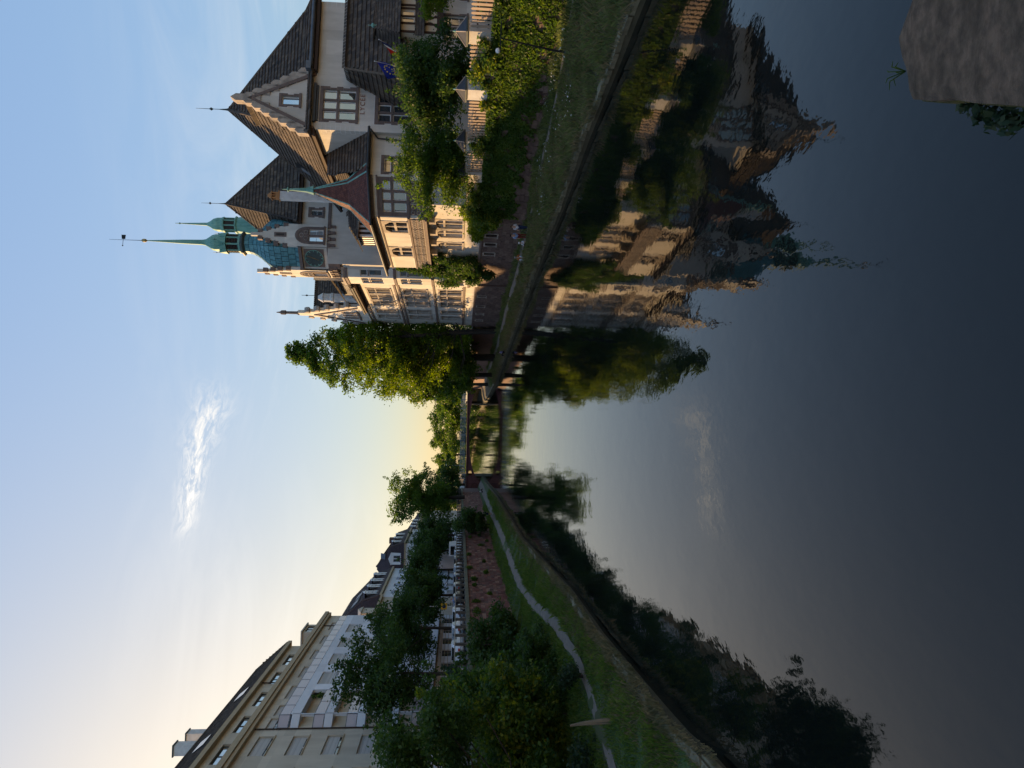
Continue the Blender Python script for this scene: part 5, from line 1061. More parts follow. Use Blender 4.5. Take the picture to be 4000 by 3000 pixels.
def mansard_house(root, e, y0, y1, ze, zm, zr, wallmat, cols, rows, dorm, near_dormer=None, din=1.3, dup=5.0, end=None):
    f_ = quayf(e); hs = [(u, u + w, z - h, z) for u, w in cols for z, h in rows]
    mb = MB(); f_.wall(mb, y0, y1, 5.8, ze, hs, .25); ef = endf(y0); ef.wall(mb, e - 12, e, 5.8, ze, end or [], .25); mb.poly([(e, y1, 5.8), (e - 12, y1, 5.8), (e - 12, y1, ze), (e, y1, ze)]); mb.obj('wall', MM[wallmat], root)
    for k, q in enumerate(hs): window(f_, *q, root, 2, None, rec=.18, blind=bl[(k * 3) % 8], bmat='blind' if k % 2 else 'blind_blue')
    for q in end or []: window(ef, *q, root, 2, None, rec=.18)
    mb = MB(); f_.box(mb, y0 - .3, y1, ze, ze + .35, -.2, .45); ef.box(mb, e - 12, e + .4, ze, ze + .35, -.2, .3); mb.obj('cornice', MM['cream_dark'], root)
    E_ = e + .35; b = ze + .35; A = [(E_, y0 - .3), (E_, y1), (E_ - 12.5, y1), (E_ - 12.5, y0 - .3)]; m_ = [(E_ - din, y0 + din - .3), (E_ - din, y1), (E_ - 12.5 + din, y1), (E_ - 12.5 + din, y0 + din - .3)]; r_ = [(E_ - 6.2, y0 + dup), (E_ - 6.2, y1)]
    V = lambda q, z: (q[0], q[1], z)
    tiles('roof', [[V(A[0], b), V(A[1], b), V(m_[1], zm), V(m_[0], zm)], [V(A[3], b), V(A[0], b), V(m_[0], zm), V(m_[3], zm)], [V(m_[0], zm), V(m_[1], zm), V(r_[1], zr), V(r_[0], zr)], [V(m_[3], zm), V(m_[0], zm), V(r_[0], zr)]], 'mansard', root, .42, .4, .05)
    mb = MB(); mb.tube(V(A[0], b), V(m_[0], zm), .12); mb.tube(V(m_[0], zm), V(r_[0], zr), .12); mb.tube(V(m_[0], zm), V(m_[1], zm), .09); mb.tube(V(m_[0], zm), V(m_[3], zm), .09); mb.obj('ridge_cap', MM['brown_roof'], root)
    for u in dorm:
        fd_ = quayf(E_ - .25); mb = MB(); fd_.wall(mb, u, u + 2.1, b + .35, zm - .35, [(u + .45, u + 1.65, b + .6, zm - .75)], .15)
        for s_ in (): mb.poly([(E_ - .25, s_, b + .35), (E_ - 1.6, s_, b + .35), (E_ - 1.6, s_, zm - .35), (E_ - .25, s_, zm - .35)])
        mb.obj('dormer', MM['frame_white'], root); mb = MB(); fd_.plate(mb, [(u - .12, zm - .35), (u + 2.22, zm - .35), (u + 1.05, zm + .1)], -1.6, -.02); mb.obj('dormer_roof', MM['mansard'], root); mb = MB(); fd_.plate(mb, [(u - .12, zm - .35), (u + 2.22, zm - .35), (u + 1.05, zm + .1)], -.018, .1); mb.obj('dormer_pediment', MM['frame_white'], root); window(fd_, u + .45, u + 1.65, b + .6, zm - .75, root, 2, None, rec=.1, blind=.4)
    if near_dormer:
        u = near_dormer; fd_ = endf(y0 - .1); mb = MB(); fd_.wall(mb, u, u + 2.4, b + .4, zm - .2, [(u + .5, u + 1.9, b + .75, zm - .65)], .15); fd_.box(mb, u, u + .1, b + .4, zm - .2, -1.6, -.01); fd_.box(mb, u + 2.3, u + 2.4, b + .4, zm - .2, -1.6, -.01); fd_.plate(mb, [(u - .15, zm - .2), (u + 2.55, zm - .2), (u + 1.2, zm + .35)], -2.2, .1); mb.obj('dormer', MM['frame_white'], root); window(fd_, u + .5, u + 1.9, b + .75, zm - .65, root, 2, None, rec=.1)
m1 = house('mansard_house', 'pale house with dark mansard roof and row of four white dormers')
mansard_house(m1, 0.0, 121.2, 145, 19.7, 23.2, 27.9, 'white_render', [(123.5, 2.6), (129, 2.6), (134.5, 2.6), (140, 2.6)], [(18.4, 1.6), (15.0, 1.6), (11.8, 1.6), (8.5, 1.8)], (123.3, 128.2, 133.2, 138.6))
mb = MB(); mb.tube((-4.5, 125, 26.0), (-4.5, 125, 29.0), .12, n=6); mb.obj('flue', MM['brown_roof'], m1)
for u in (125.5, 131): mb = MB(); mb.hexa([(-2.0, u, 24.3), (-2.0, u + 3.4, 24.3), (-3.2, u + 3.4, 25.42), (-3.2, u, 25.42), (-1.9, u, 24.45), (-1.9, u + 3.4, 24.45), (-3.1, u + 3.4, 25.57), (-3.1, u, 25.57)]); mb.obj('skylight', MM['zinc'], m1)
m2_ = house('corner_house', 'corner house stepping out to the quay, dark mansard roof with one dormer towards the camera')
mansard_house(m2_, 4.6, 147, 168, 17.6, 20.8, 24.3, 'white_render', [(149, 2.2), (154, 2.2), (159, 2.2)], [(16.6, 1.8), (13.2, 1.8), (9.9, 1.8)], (149.5, 154.5, 159.5), 0.4, din=1.0, dup=6, end=[(.8, 2.2, 14.6, 16.3), (.8, 2.2, 11.3, 13)])
mb = MB(); mb.hexa([(1.2, 148.6, 21.9), (2.3, 148.6, 21.9), (2.3, 149.6, 22.9), (1.2, 149.6, 22.9), (1.2, 148.5, 22.0), (2.3, 148.5, 22.0), (2.3, 149.5, 23.0), (1.2, 149.5, 23.0)]); mb.obj('skylight', MM['zinc'], m2_)
m3 = house('far_tiled_house', 'farthest house of the left row, low brown roof with brick chimney')
mansard_house(m3, 4.6, 168.2, 205, 16.4, 18.4, 21.6, 'cream', [(171, 2.2), (176, 2.2), (181, 2.2), (186, 2.2)], [(15.4, 1.8), (12, 1.8)], (172, 177.5, 183))
mb = MB(); mb.box(-.5, .8, 178, 180, 20, 24); mb.obj('chimney', MM['brown_roof'], m3)

# ================================================================ CARS
def car_proto(col, roofcol=None):
    paint = M('car_paint', col, rough=.3, spec=.6)
    st = [(-2.08, .62, .40, .72, None), (-2.0, .78, .34, .92, None), (-1.6, .85, .30, .98, (.60, 1.16)), (-1.15, .87, .28, 1.0, (.66, 1.42)), (-.2, .88, .28, 1.0, (.68, 1.48)), (.35, .88, .28, .99, (.66, 1.42)), (.95, .87, .28, .97, (.60, 1.08)), (1.3, .86, .30, .94, None), (1.85, .80, .34, .80, None), (2.1, .62, .42, .66, None)]
    mb = MB(); ring = []
    for x, hw, zb, zt, cab in st:
        rw, rz = cab if cab else (hw * .88, zt + .015)
        ring.append([(x, -hw, zb + .1), (x, -hw * 1.0, (zb + zt) / 2), (x, -hw * .96, zt), (x, -rw, rz), (x, rw, rz), (x, hw * .96, zt), (x, hw, (zb + zt) / 2), (x, hw, zb + .1), (x, hw * .8, zb), (x, -hw * .8, zb)])
    for r in ring: mb.v += r
    n = 10
    for i in range(len(ring) - 1):
        for k in range(n): a, b = i * n + k, i * n + (k + 1) % n; mb.f.append((a, b, b + n, a + n))
    mb.f.append(tuple(range(n))); mb.f.append(tuple(reversed(range((len(ring) - 1) * n, len(ring) * n))))
    root = empty('parked_car', (0, 0, 0)); mb.obj('body', paint, root, True)
    gl = MB()
    for s in (-1, 1):
        for x0, x1, t0, t1 in ((-1.45, -.75, (.63, 1.2), (.685, 1.38)), (-.68, .02, (.69, 1.40), (.70, 1.41)), (.1, .72, (.69, 1.38), (.64, 1.2))):
            gl.poly([(x0, s * .87, 1.0), (x1, s * .87, 1.0), (x1, s * (t1[0] + .03), t1[1]), (x0, s * (t0[0] + .03), t0[1])])
    gl.poly([(.42, -.62, 1.43), (.42, .62, 1.43), (1.0, .6, 1.05), (1.0, -.6, 1.05)]); gl.poly([(-1.22, -.6, 1.42), (-1.22, .6, 1.42), (-1.68, .56, 1.1), (-1.68, -.56, 1.1)])
    gl.obj('windows', MM['car_glass'], root)
    for x in (-1.3, 1.3):
        for s in (-1, 1):
            w = MB(); w.lathe(0, 0, [(.18, -.1), (.30, -.1), (.32, -.06), (.32, .06), (.30, .1), (.18, .1)], 14); w.v = [(x + a, s * .8 + c, .32 + b) for a, b, c in w.v]; wo = w.obj('wheel', MM['tyre'], root)
            w = MB(); w.lathe(0, 0, [(.19, -.105), (.19, .105)], 10); w.v = [(x + a, s * .8 + c, .32 + b) for a, b, c in w.v]; w.obj('rim', MM['chrome'], wo)
    for s in (-1, 1):
        w = MB(); w.box(-2.1, -2.02, s * .62 - .12, s * .62 + .12, .70, .86); w.obj('tail_light', MM['tail_red'], root); w = MB(); w.box(1.98, 2.1, s * .56 - .14, s * .56 + .14, .62, .74); w.obj('headlight', MM['chrome'], root)
        w = MB(); w.box(.75, .95, s * .98 - .08, s * .98 + .08, .98, 1.1); w.obj('mirror', paint, root)
    w = MB(); w.box(-2.1, -2.085, -.25, .25, .5, .6); w.obj('number_plate', MM['paint'], root)
    return root
CARS = [(64.5, (.62, .63, .64), 'white hatchback at the near end of the parked row, partly behind leaves'), (70.0, (.70, .70, .70), 'white parked car with red tail lights beside the leaning man'), (75.6, (.60, .61, .63), 'pale silver car parked just beyond the leaning man'), (81.2, (.035, .04, .045), 'black car parked before the yellow sign'), (86.8, (.10, .10, .10), 'dark grey car parked beside the yellow sign'), (92.4, (.03, .05, .12), 'dark blue car parked just beyond the yellow sign'), (98.0, (.5, .5, .5), 'light grey car in the middle of the far parked row'), (103.6, (.02, .02, .02), 'black car in the far half of the parked row'), (109.2, (.55, .56, .58), 'silver car parked before the overhanging shrub'), (122.0, (.68, .68, .68), 'white car parked beyond the overhanging shrub')]
for y, col, lab in CARS:
    r = car_proto(col); x = XLw(y) - 2.95; r.location = (x, y, STREET); r.rotation_euler = (0, 0, R_(90) + math.atan(.045) + rnd.uniform(-.02, .02)); tag(r, lab, 'car', 'cars parked along the quay')
vn = empty('parked_van', (XLw(116) - 3.2, 115.6, STREET), R_(93), 'white panel van parked high above the shrub on the quay wall', 'van')
mb = MB(); mb.hexa([(-2.5, -.95, .35), (1.5, -.95, .35), (1.5, .95, .35), (-2.5, .95, .35), (-2.45, -.88, 2.35), (.9, -.88, 2.35), (.9, .88, 2.35), (-2.45, .88, 2.35)]); mb.hexa([(1.5, -.92, .35), (2.5, -.85, .4), (2.5, .85, .4), (1.5, .92, .35), (.92, -.86, 2.2), (2.35, -.82, 1.05), (2.35, .82, 1.05), (.92, .86, 2.2)]); mb.obj('body', MM['frame_white'], vn)
mb = MB(); mb.poly([(1.02, -.8, 2.15), (1.02, .8, 2.15), (2.05, .8, 1.35), (2.05, -.8, 1.35)]); mb.poly([(-2.49, -.7, 1.4), (-2.49, .7, 1.4), (-2.47, .7, 2.1), (-2.47, -.7, 2.1)]); mb.obj('windows', MM['car_glass'], vn)
for x in (-1.6, 1.6):
    for s in (-1, 1): w = MB(); w.lathe(0, 0, [(.2, -.1), (.33, -.1), (.33, .1), (.2, .1)], 14); w.v = [(x + a, s * .9 + c, .34 + b) for a, b, c in w.v]; w.obj('wheel', MM['tyre'], vn)

# ================================================================ LAMPS, SIGN, STAKE, PIER
lp_ = empty('lamp_post', (19.07, 38.77, zR(19.07, 38.77)), R_(-40), 'thin dark lamp post leaning on the right bank before the ivy wall', 'lamp post')
mb = MB(); tp = (.30, .0, 3.95); mb.path([(-.25, 0, -.2), (-.18, 0, .9), tp], [.075, .06, .035], 8); mb.obj('pole', MM['iron'], lp_)
mb = MB(); mb.lathe(-.2, 0, [(.13, -.1), (.12, .25), (.09, .3)], 8); mb.obj('base', MM['zinc'], lp_); mb = MB(); mb.tube((.3 - .75, 0, 3.95), (.3 + .9, 0, 3.95), .028, n=6); mb.obj('cross_arm', MM['iron'], lp_)
mb = MB(); mb.lathe(-.35, 0, [(.02, 4.22), (.12, 4.18), (.15, 4.05), (.1, 3.98), (.03, 3.95)], 10); mb.obj('lamp_head', MM['lamp_white'], lp_)
for i, (x, y, h, lab) in enumerate(((-28.5, 205, 5.6, 'slim lamp post beyond the bridge, leftmost of the five'), (-27.0, 206, 5.0, 'slim lamp post beyond the bridge, second from the left'), (-25.6, 207, 6.2, 'slim lamp post beyond the bridge, middle of the five'), (-24.2, 208, 5.4, 'slim lamp post beyond the bridge, fourth from the left'), (-22.8, 209, 5.3, 'slim lamp post beyond the bridge, rightmost of the five'))):
    o = empty('street_lamp', (x - 6.0 + (y - 205), y, 5.0), 0, lab, 'street lamp', 'lamps beyond the bridge'); mb = MB(); mb.path([(0, 0, 0), (0, 0, h)], [.08, .05], 6); mb.obj('pole', MM['rail_grey'], o); mb = MB(); mb.box(-.35, .35, -.12, .12, h, h + .16); mb.obj('lamp_head', MM['lamp_white'], o)
sg = empty('traffic_sign', (XLw(87) - 5.2, 87, STREET), R_(6), 'square yellow sign with dark disc on a pale pole among the parked cars', 'sign')
mb = MB(); mb.tube((0, 0, 0), (0, 0, 4.4), .045, n=6); mb.obj('pole', MM['lamp_white'], sg); mb = MB(); mb.box(-.38, .38, -.08, -.05, 2.2, 2.96); mb.obj('sign_board', M('sign_yellow', (.72, .42, .03)), sg)
mb = MB(); mb.lathe(0, 0, [(.24, 0), (.24, .02)], 16); mb.v = [(a, -.085 - c, 2.58 + b) for a, b, c in mb.v]; mb.obj('sign_disc', M('sign_dark', (.03, .03, .09)), sg)
sp_ = atzp = (-13.1, 26.6); zz = zL(*sp_)
stk = empty('wooden_stake', (sp_[0], sp_[1], zz), 0, 'weathered split wooden stake standing beside the left footpath', 'stake')
mb = MB(); mb.path([(.05, 0, -.2), (.03, 0, .5), (-.06, .02, 1.2), (-.16, .05, 1.75)], [.10, .085, .075, .045], 7); mb.obj('stem', MM['dead_wood'], stk); mb = MB(); mb.path([(-.02, -.09, .05), (-.08, -.06, 1.1), (-.14, .0, 1.6)], [.035, .03, .015], 5); mb.obj('splinter', MM['dead_wood'], stk)
pr = empty('bridge_pier', (2.4, 3.6, 0), 0, 'broad mossy stone pier top at the lower right corner of the view', 'pier')
out = [(2.46, 4.62), (1.98, 4.45), (1.45, 3.3), (1.2, 2.2), (3.9, 2.2), (3.9, 3.2), (3.1, 4.1)]
cx, cy = 2.4, 3.6; mb = MB(); NR = 9; K = []
for i in range(len(out)):
    (x0, y0), (x1, y1) = out[i], out[(i + 1) % len(out)]
    for k in range(6): t = k / 6; K.append((x0 + (x1 - x0) * t + rnd.uniform(-.012, .012), y0 + (y1 - y0) * t + rnd.uniform(-.012, .012)))
nk = len(K)
for r in range(NR + 1):
    for i, (x, y) in enumerate(K): t = r / NR; mb.v.append(((x - cx) * t, (y - cy) * t, 4.0 - (.02 if r == NR else 0) + (rnd.uniform(-.006, .006) if 0 < r < NR else 0)))
for r in range(NR):
    for i in range(nk): mb.f.append((r * nk + i, r * nk + (i + 1) % nk, (r + 1) * nk + (i + 1) % nk, (r + 1) * nk + i))
b0 = len(mb.v); mb.v += [(x - cx, y - cy, 3.9) for x, y in K]
for i in range(nk): mb.f.append((NR * nk + i, NR * nk + (i + 1) % nk, b0 + (i + 1) % nk, b0 + i))
mb.obj('cap_slab', MM['slab_stone'], pr); mb = MB(); mb.prism([((x - cx) * 1.012, (y - cy) * 1.012) for x, y in K], 3.80, 3.905); mb.obj('moss_band', MM['moss'], pr)
mb = MB(); mb.prism([((x - cx) * .94, (y - cy) * .94) for x, y in out], -1.5, 3.8); mb.obj('pier_shaft', MM['quay_dark'], pr)
wl_ = in_lumps([(1.80, 4.16, 3.74, .09, .07, .08), (1.71, 4.05, 3.70, .10, .09, .09), (1.63, 3.92, 3.70, .10, .08, .09), (1.86, 4.24, 3.78, .05, .05, .05), (1.60, 3.75, 3.75, .07, .08, .06)], 210, .3); leaf_mesh('weed', wl_, .075, 'leaf_blue', None, up=.5, aspect=.5, label='small leafy weed growing from the side of the stone pier', cat='weed')
s = MB()
for k in range(7): a = k * .9; s.path([(2.24, 4.62, 3.92), (2.24 + .05 * math.cos(a), 4.67 + .05 * math.sin(a), 3.99), (2.24 + .10 * math.cos(a), 4.69 + .08 * math.sin(a), 3.97)], [.004, .004, .002], 4)
s.obj('sprig', MM['leaf_mid'], None, label='tiny green sprig at the far edge of the stone pier', cat='weed')

# ================================================================ HOUSES BEHIND THE CAMERA (the school windows mirror them)
for x0, x1, y, h, mt, lab in ((24, 62, -16, 27, 'cream', 'long cream house behind the viewpoint on the right bank'), (63, 112, -10, 25, 'plaster_pale', 'pale house behind the viewpoint, farther from the canal'), (-64, -24, -16, 27, 'cream', 'cream house behind the viewpoint on the left bank'), (-22, 22, -70, 25, 'plaster_pale', 'pale house closing the canal far behind the viewpoint')):
    o = empty('house_behind', ((x0 + x1) / 2, y, 5.0), 0, lab, 'building', 'houses behind the viewpoint'); w = (x1 - x0) / 2; f_ = Fc(0, 0, -1, 0); n = int(w / 1.9)
    hs = [(-w + 1.2 + i * 3.7, -w + 2.5 + i * 3.7, 1.2 + k * 3.6, 3.1 + k * 3.6) for i in range(n) for k in range(6) if 3.1 + k * 3.6 < h - 6]
    mb = MB(); f_.wall(mb, -w, w, 0, h - 5, hs, .3)
    for s in (-w, w): mb.poly([(s, 0, 0), (s, -12, 0), (s, -12, h - 5), (s, 0, h - 5)])
    mb.poly([(-w, -12, 0), (w, -12, 0), (w, -12, h - 5), (-w, -12, h - 5)]); mb.obj('wall', MM[mt], o)
    mb = MB()
    for q in hs: f_.quad(mb, *q, -.25)
    mb.obj('panes', MM['glass'], o, kind='stuff'); mb = MB(); mb.poly([(-w, .5, h - 5), (w, .5, h - 5), (w - 3, -6, h), (-w + 3, -6, h)]); mb.poly([(-w, -12.5, h - 5), (w, -12.5, h - 5), (w - 3, -6, h), (-w + 3, -6, h)])
    for s in (-1, 1): mb.poly([(s * w, .5, h - 5), (s * w, -12.5, h - 5), (s * (w - 3), -6, h)])
    mb.obj('roof', MM['brown_roof'], o)

rh = house('shade_house', 'unseen tall tan house added behind the quay houses to shade the ivy wall'); mb = MB()  # out of view, added to block low sun from the ivy wall
for f_, q in ((quayf(-13.5), (112, 142)),): f_.wall(mb, *q, 5.8, 24.5, [(114 + 4 * i, 115.8 + 4 * i, 21.5, 23.4) for i in range(7)], .25)
mb.poly([(-13.5, 112, 5.8), (-22, 112, 5.8), (-22, 112, 24.5), (-13.5, 112, 24.5)]); mb.poly([(-13.5, 142, 5.8), (-22, 142, 5.8), (-22, 142, 24.5), (-13.5, 142, 24.5)]); mb.poly([(-22, 112, 5.8), (-22, 142, 5.8), (-22, 142, 24.5), (-22, 112, 24.5)]); mb.obj('wall', MM['stucco_tan'], rh)
tiles('roof', [[(-13.2, 112, 24.5), (-13.2, 142, 24.5), (-17.8, 139, 28.3), (-17.8, 115, 28.3)], [(-22.3, 142, 24.5), (-22.3, 112, 24.5), (-17.8, 115, 28.3), (-17.8, 139, 28.3)], [(-22.3, 112, 24.5), (-13.2, 112, 24.5), (-17.8, 115, 28.3)]], 'mansard', rh, .5, .5, .05)

# ================================================================ TREES AND SHRUBS
G1 = 'street trees on the left quay'
def rt(name, label, x, y, z0, zc, rad, nl, ls, n, leaf, mat, seed, tr=.22, group=None, shape='round', **k):
    return tree(name, label, (x, y, z0), (x + rnd.uniform(-.4, .4), y + rnd.uniform(-.3, .3), zc + rad[2] * .45), tr, crown_lumps((x, y, zc), rad, nl, ls, seed, shape, k.pop('low', -.8)), n, leaf, mat, group, **k)
for i, (x, y, zt, r, lab) in enumerate(((-27.0, 64.5, 18.1, 4.4, 'tallest street tree, reaching up in front of the white balcony bay'), (-27.3, 77, 16.6, 4.2, 'broad street tree in front of the far end of the white bay'), (-27.4, 90, 14.6, 3.9, 'dense street tree in front of the link house'), (-28.0, 104, 14.2, 4.0, 'round street tree before the house with four dormers'), (-28.6, 118, 14.4, 4.0, 'street tree before the corner house'), (-29.0, 132, 14.6, 4.2, 'farthest street tree before the bridge end'))):
    zb = 8.6; zc = (zt + zb) / 2
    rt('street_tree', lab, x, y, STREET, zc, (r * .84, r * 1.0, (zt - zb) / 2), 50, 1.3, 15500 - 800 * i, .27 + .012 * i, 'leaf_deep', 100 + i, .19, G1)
rt('round_tree', 'large round crowned tree standing above the left end of the bridge', -25.0, 152, 5.6, 14.8, (6.4, 6.0, 7.3), 80, 1.7, 19000, .42, 'leaf_mid', 210, .35)
rt('quay_tree', 'dark low tree left of the large round tree', -31.5, 143, STREET, 10.8, (4.6, 4.6, 4.0), 34, 1.5, 8000, .38, 'leaf_deep', 211, .25)
rt('quay_tree', 'dark tree right below the large round tree by the bridge', -24.6, 168, 5.4, 9.6, (4.8, 4.6, 4.2), 34, 1.5, 8000, .4, 'leaf_deep', 212, .25)
# shrubs on the left bank
def shrub(name, label, base, lumps, n, leaf, mat, limbs=8, **k): return tree(name, label, base, (base[0], base[1], max(l[2] for l in lumps)), .07, lumps, n, leaf, mat, None, 'shrub', limbs, **k)
shrub('yellow_green_shrub', 'large yellow green shrub standing over the left footpath', (-16.6, 34.5, 1.2), crown_lumps((-16.5, 34.4, 4.7), (2.0, 3.6, 3.5), 50, .95, 301, low=-.95), 21000, .23, 'leaf_yellow', 12, up=.4)
shrub('yellow_green_shrub', 'yellow tipped shrub at the left edge, nearer than the large one', (-18.6, 31, 1.3), crown_lumps((-18.4, 30.5, 4.3), (2.0, 2.6, 3.0), 30, .9, 302), 14000, .22, 'leaf_yellow', 10, up=.4)
shrub('blue_green_shrub', 'dense blue green shrub low beside the path in the left corner', (-17.0, 27.0, 1.2), crown_lumps((-17.0, 27.0, 2.4), (1.9, 2.4, 1.4), 24, .7, 303, low=-.95), 10000, .19, 'leaf_blue', 8)
shrub('dark_shrub', 'dark shrub behind the yellow green one against the red wall', (-19.6, 43, 1.3), crown_lumps((-19.6, 43, 3.9), (1.7, 4.2, 2.6), 34, 1.0, 304, low=-.95), 14000, .25, 'leaf_deep', 10)
shrub('dark_shrub', 'dark spreading shrub covering the near end of the red wall', (-20.4, 54, 1.4), crown_lumps((-20.6, 54, 3.5), (1.3, 5.0, 2.3), 30, .95, 305, low=-.95), 12000, .26, 'leaf_deep', 10)
shrub('blue_green_shrub', 'tall blue green shrub rising to the quay rail at the left', (-21.5, 47.5, 1.4), crown_lumps((-22.2, 47.5, 6.4), (1.5, 4.6, 2.2), 30, 1.0, 306, low=-.95), 12000, .25, 'leaf_blue', 10)
shrub('wall_shrub', 'very dark shrub overhanging the red wall halfway to the bridge', (-22.4, 110, 2.0), crown_lumps((-22.0, 110, 4.6), (1.7, 3.4, 2.7), 26, 1.0, 307, low=-.95), 8000, .30, 'leaf_deep', 8)
shrub('dark_shrub', 'low dark undergrowth between the large shrub and the footpath', (-16.2, 40.5, 1.2), crown_lumps((-16.3, 40.0, 1.9), (1.1, 5.5, 1.2), 34, .7, 308, low=-.95), 12000, .2, 'leaf_deep', 8)
shrub('path_plant', 'small leafy plant growing over the edge of the left footpath', (-14.0, 32.9, 1.1), [(-13.9, 32.9, 1.45, .5, .5, .35), (-14.3, 33.3, 1.6, .5, .5, .4), (-13.6, 32.5, 1.35, .4, .4, .3)], 1300, .14, 'leaf_blue', 3)
tree('overhanging_tree', 'leafy branch mass hanging in from a near tree at the left picture edge', (-17.4, 27.5, 1.4), (-16.6, 27.2, 9.2), .16, crown_lumps((-14.9, 27.6, 8.2), (2.4, 2.8, 2.1), 40, .8, 322, low=-.95), 15000, .17, 'leaf_deep', limbs=16)
# right: garden trees, hedge, climber
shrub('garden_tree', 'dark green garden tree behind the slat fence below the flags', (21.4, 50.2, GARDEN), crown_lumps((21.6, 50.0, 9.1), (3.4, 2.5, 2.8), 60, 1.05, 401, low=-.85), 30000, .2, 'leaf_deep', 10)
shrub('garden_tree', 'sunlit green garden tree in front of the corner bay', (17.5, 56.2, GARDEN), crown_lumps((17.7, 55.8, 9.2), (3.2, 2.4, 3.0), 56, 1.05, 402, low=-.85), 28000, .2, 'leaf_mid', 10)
hd = in_lumps([(*ww.P(U(yy), 5.6, -1.7 - .5 * (i % 2)), 1.0, 1.0, .9) for i, yy in enumerate(np.arange(36, 60, 1.2))], 9000, .4); leaf_mesh('hedge', hd, .2, 'leaf_deep', None, label='dark hedge just behind the slat fence', cat='hedge')
shrub('climbing_plant', 'hanging sunlit climber at the right picture edge by the pavilion windows', (25.6, 45.5, GARDEN), [(25.3, 45, 9.6, 1.3, .8, .5), (24.4, 45, 9.0, .5, .5, .9), (25.0, 45.2, 8.7, .5, .5, .8), (26.2, 45.2, 9.2, .9, .6, .8), (23.9, 45, 9.5, .5, .4, .4), (26.8, 45.2, 7.8, .8, .6, 1.2), (25.9, 45.4, 7.4, .6, .6, .8)], 4200, .17, 'leaf_lit', 6, drop=1.5, up=.0)
rt('poplar_tree', 'very tall pointed poplar beyond the sunlit school wing', 4.4, 117, 1.1, 19.0, (6.4, 6.2, 16.4), 300, 1.7, 62000, .40, 'leaf_mid', 501, .5, None, 'cone', limbs=34, low=-.86)
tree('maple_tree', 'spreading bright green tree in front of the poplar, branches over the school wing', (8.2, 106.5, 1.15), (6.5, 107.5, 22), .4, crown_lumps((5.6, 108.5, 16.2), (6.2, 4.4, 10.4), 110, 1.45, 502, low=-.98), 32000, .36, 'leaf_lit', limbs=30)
rt('bank_tree', 'yellow green tree left of the poplar hanging towards the water', 1.6, 126, 1.1, 12.0, (4.6, 4.8, 9.4), 70, 1.6, 22000, .40, 'leaf_lit', 503, .35)
rt('bank_tree', 'smaller tree between the poplar and the bridge', -.2, 147, 1.1, 10.2, (3.8, 4.6, 6.4), 36, 1.3, 9000, .4, 'leaf_mid', 504, .3)
for i, (x, y, zt, r, lab) in enumerate(((-2.0, 203, 17.0, 5.0, 'tree just beyond the right end of the bridge'), (-8.0, 222, 15.5, 5.5, 'first tree right of the gap in the far tree line'), (-14.5, 240, 16.5, 6.0, 'second tree along the far bend of the canal'), (-21.5, 258, 17.0, 6.2, 'third tree along the far bend of the canal'), (-28.5, 275, 17.0, 6.5, 'fourth tree along the far bend of the canal'), (-35.5, 292, 16.5, 6.5, 'fifth tree along the far bend of the canal'), (-43, 262, 19.5, 6.5, 'far tree rising behind the lamp posts'), (-40, 232, 17.5, 6.0, 'far tree behind the left end of the bridge'), (-49, 300, 18.0, 7.0, 'farthest tree of the left quay'))):
    rt('far_tree', lab, x, y, 4.6, (zt + 5.5) / 2, (r, r, (zt - 5.5) / 2), 30, 1.8, 6500, .55, 'leaf_mid', 600 + i, .3, 'trees beyond the bridge')
for i, (y0, lab) in enumerate(((196, 'bushes hanging over the right quay wall just beyond the bridge'), (222, 'bushes hanging over the right quay wall at the far bend'), (250, 'third clump of bushes over the right quay wall'), (278, 'fourth clump of bushes over the right quay wall'), (306, 'fifth clump of bushes over the right quay wall'), (334, 'sixth clump of bushes over the right quay wall'), (362, 'farthest bushes over the right quay wall at the canal end'))):
    shrub('wall_bushes', lab, (XRe(y0) + 1.5, y0, 4.8), [(XRe(y0 + k * 2.4) - .3, y0 + k * 2.4, 3.2 + 1.2 * math.sin(k * 1.9 + i), 1.2, 1.8, 2.2) for k in range(11)], 5000, .42, 'leaf_deep', 6)
lm = [(-75 + i * 5.5, 332 + 5 * math.sin(i * 1.7), 10 + 2.5 * math.sin(i * 2.9), 4.5, 4.0, 5.0) for i in range(26)]
leaf_mesh('far_woods', in_lumps(lm, 16000, .4), .8, 'leaf_deep', None, label='far band of trees closing the view behind the bridge', cat='woods', kind='stuff')
dt = empty('domed_tower', (-9.6, 420, 0), 0, 'tiny dark domed tower with spike above the far trees', 'tower'); mb = MB(); mb.lathe(0, 0, [(3.4, 4), (3.4, 16)], 12); mb.obj('drum', MM['stucco_tan'], dt); mb = MB(); mb.lathe(0, 0, [(3.7, 16), (3.6, 17.5), (3.0, 19.5), (1.6, 21.3), (1.1, 21.8), (1.1, 23.4), (1.4, 23.6), (.5, 24.6), (.1, 25.2), (.06, 28)], 12); mb.obj('dome', MM['copper_dark'], dt)
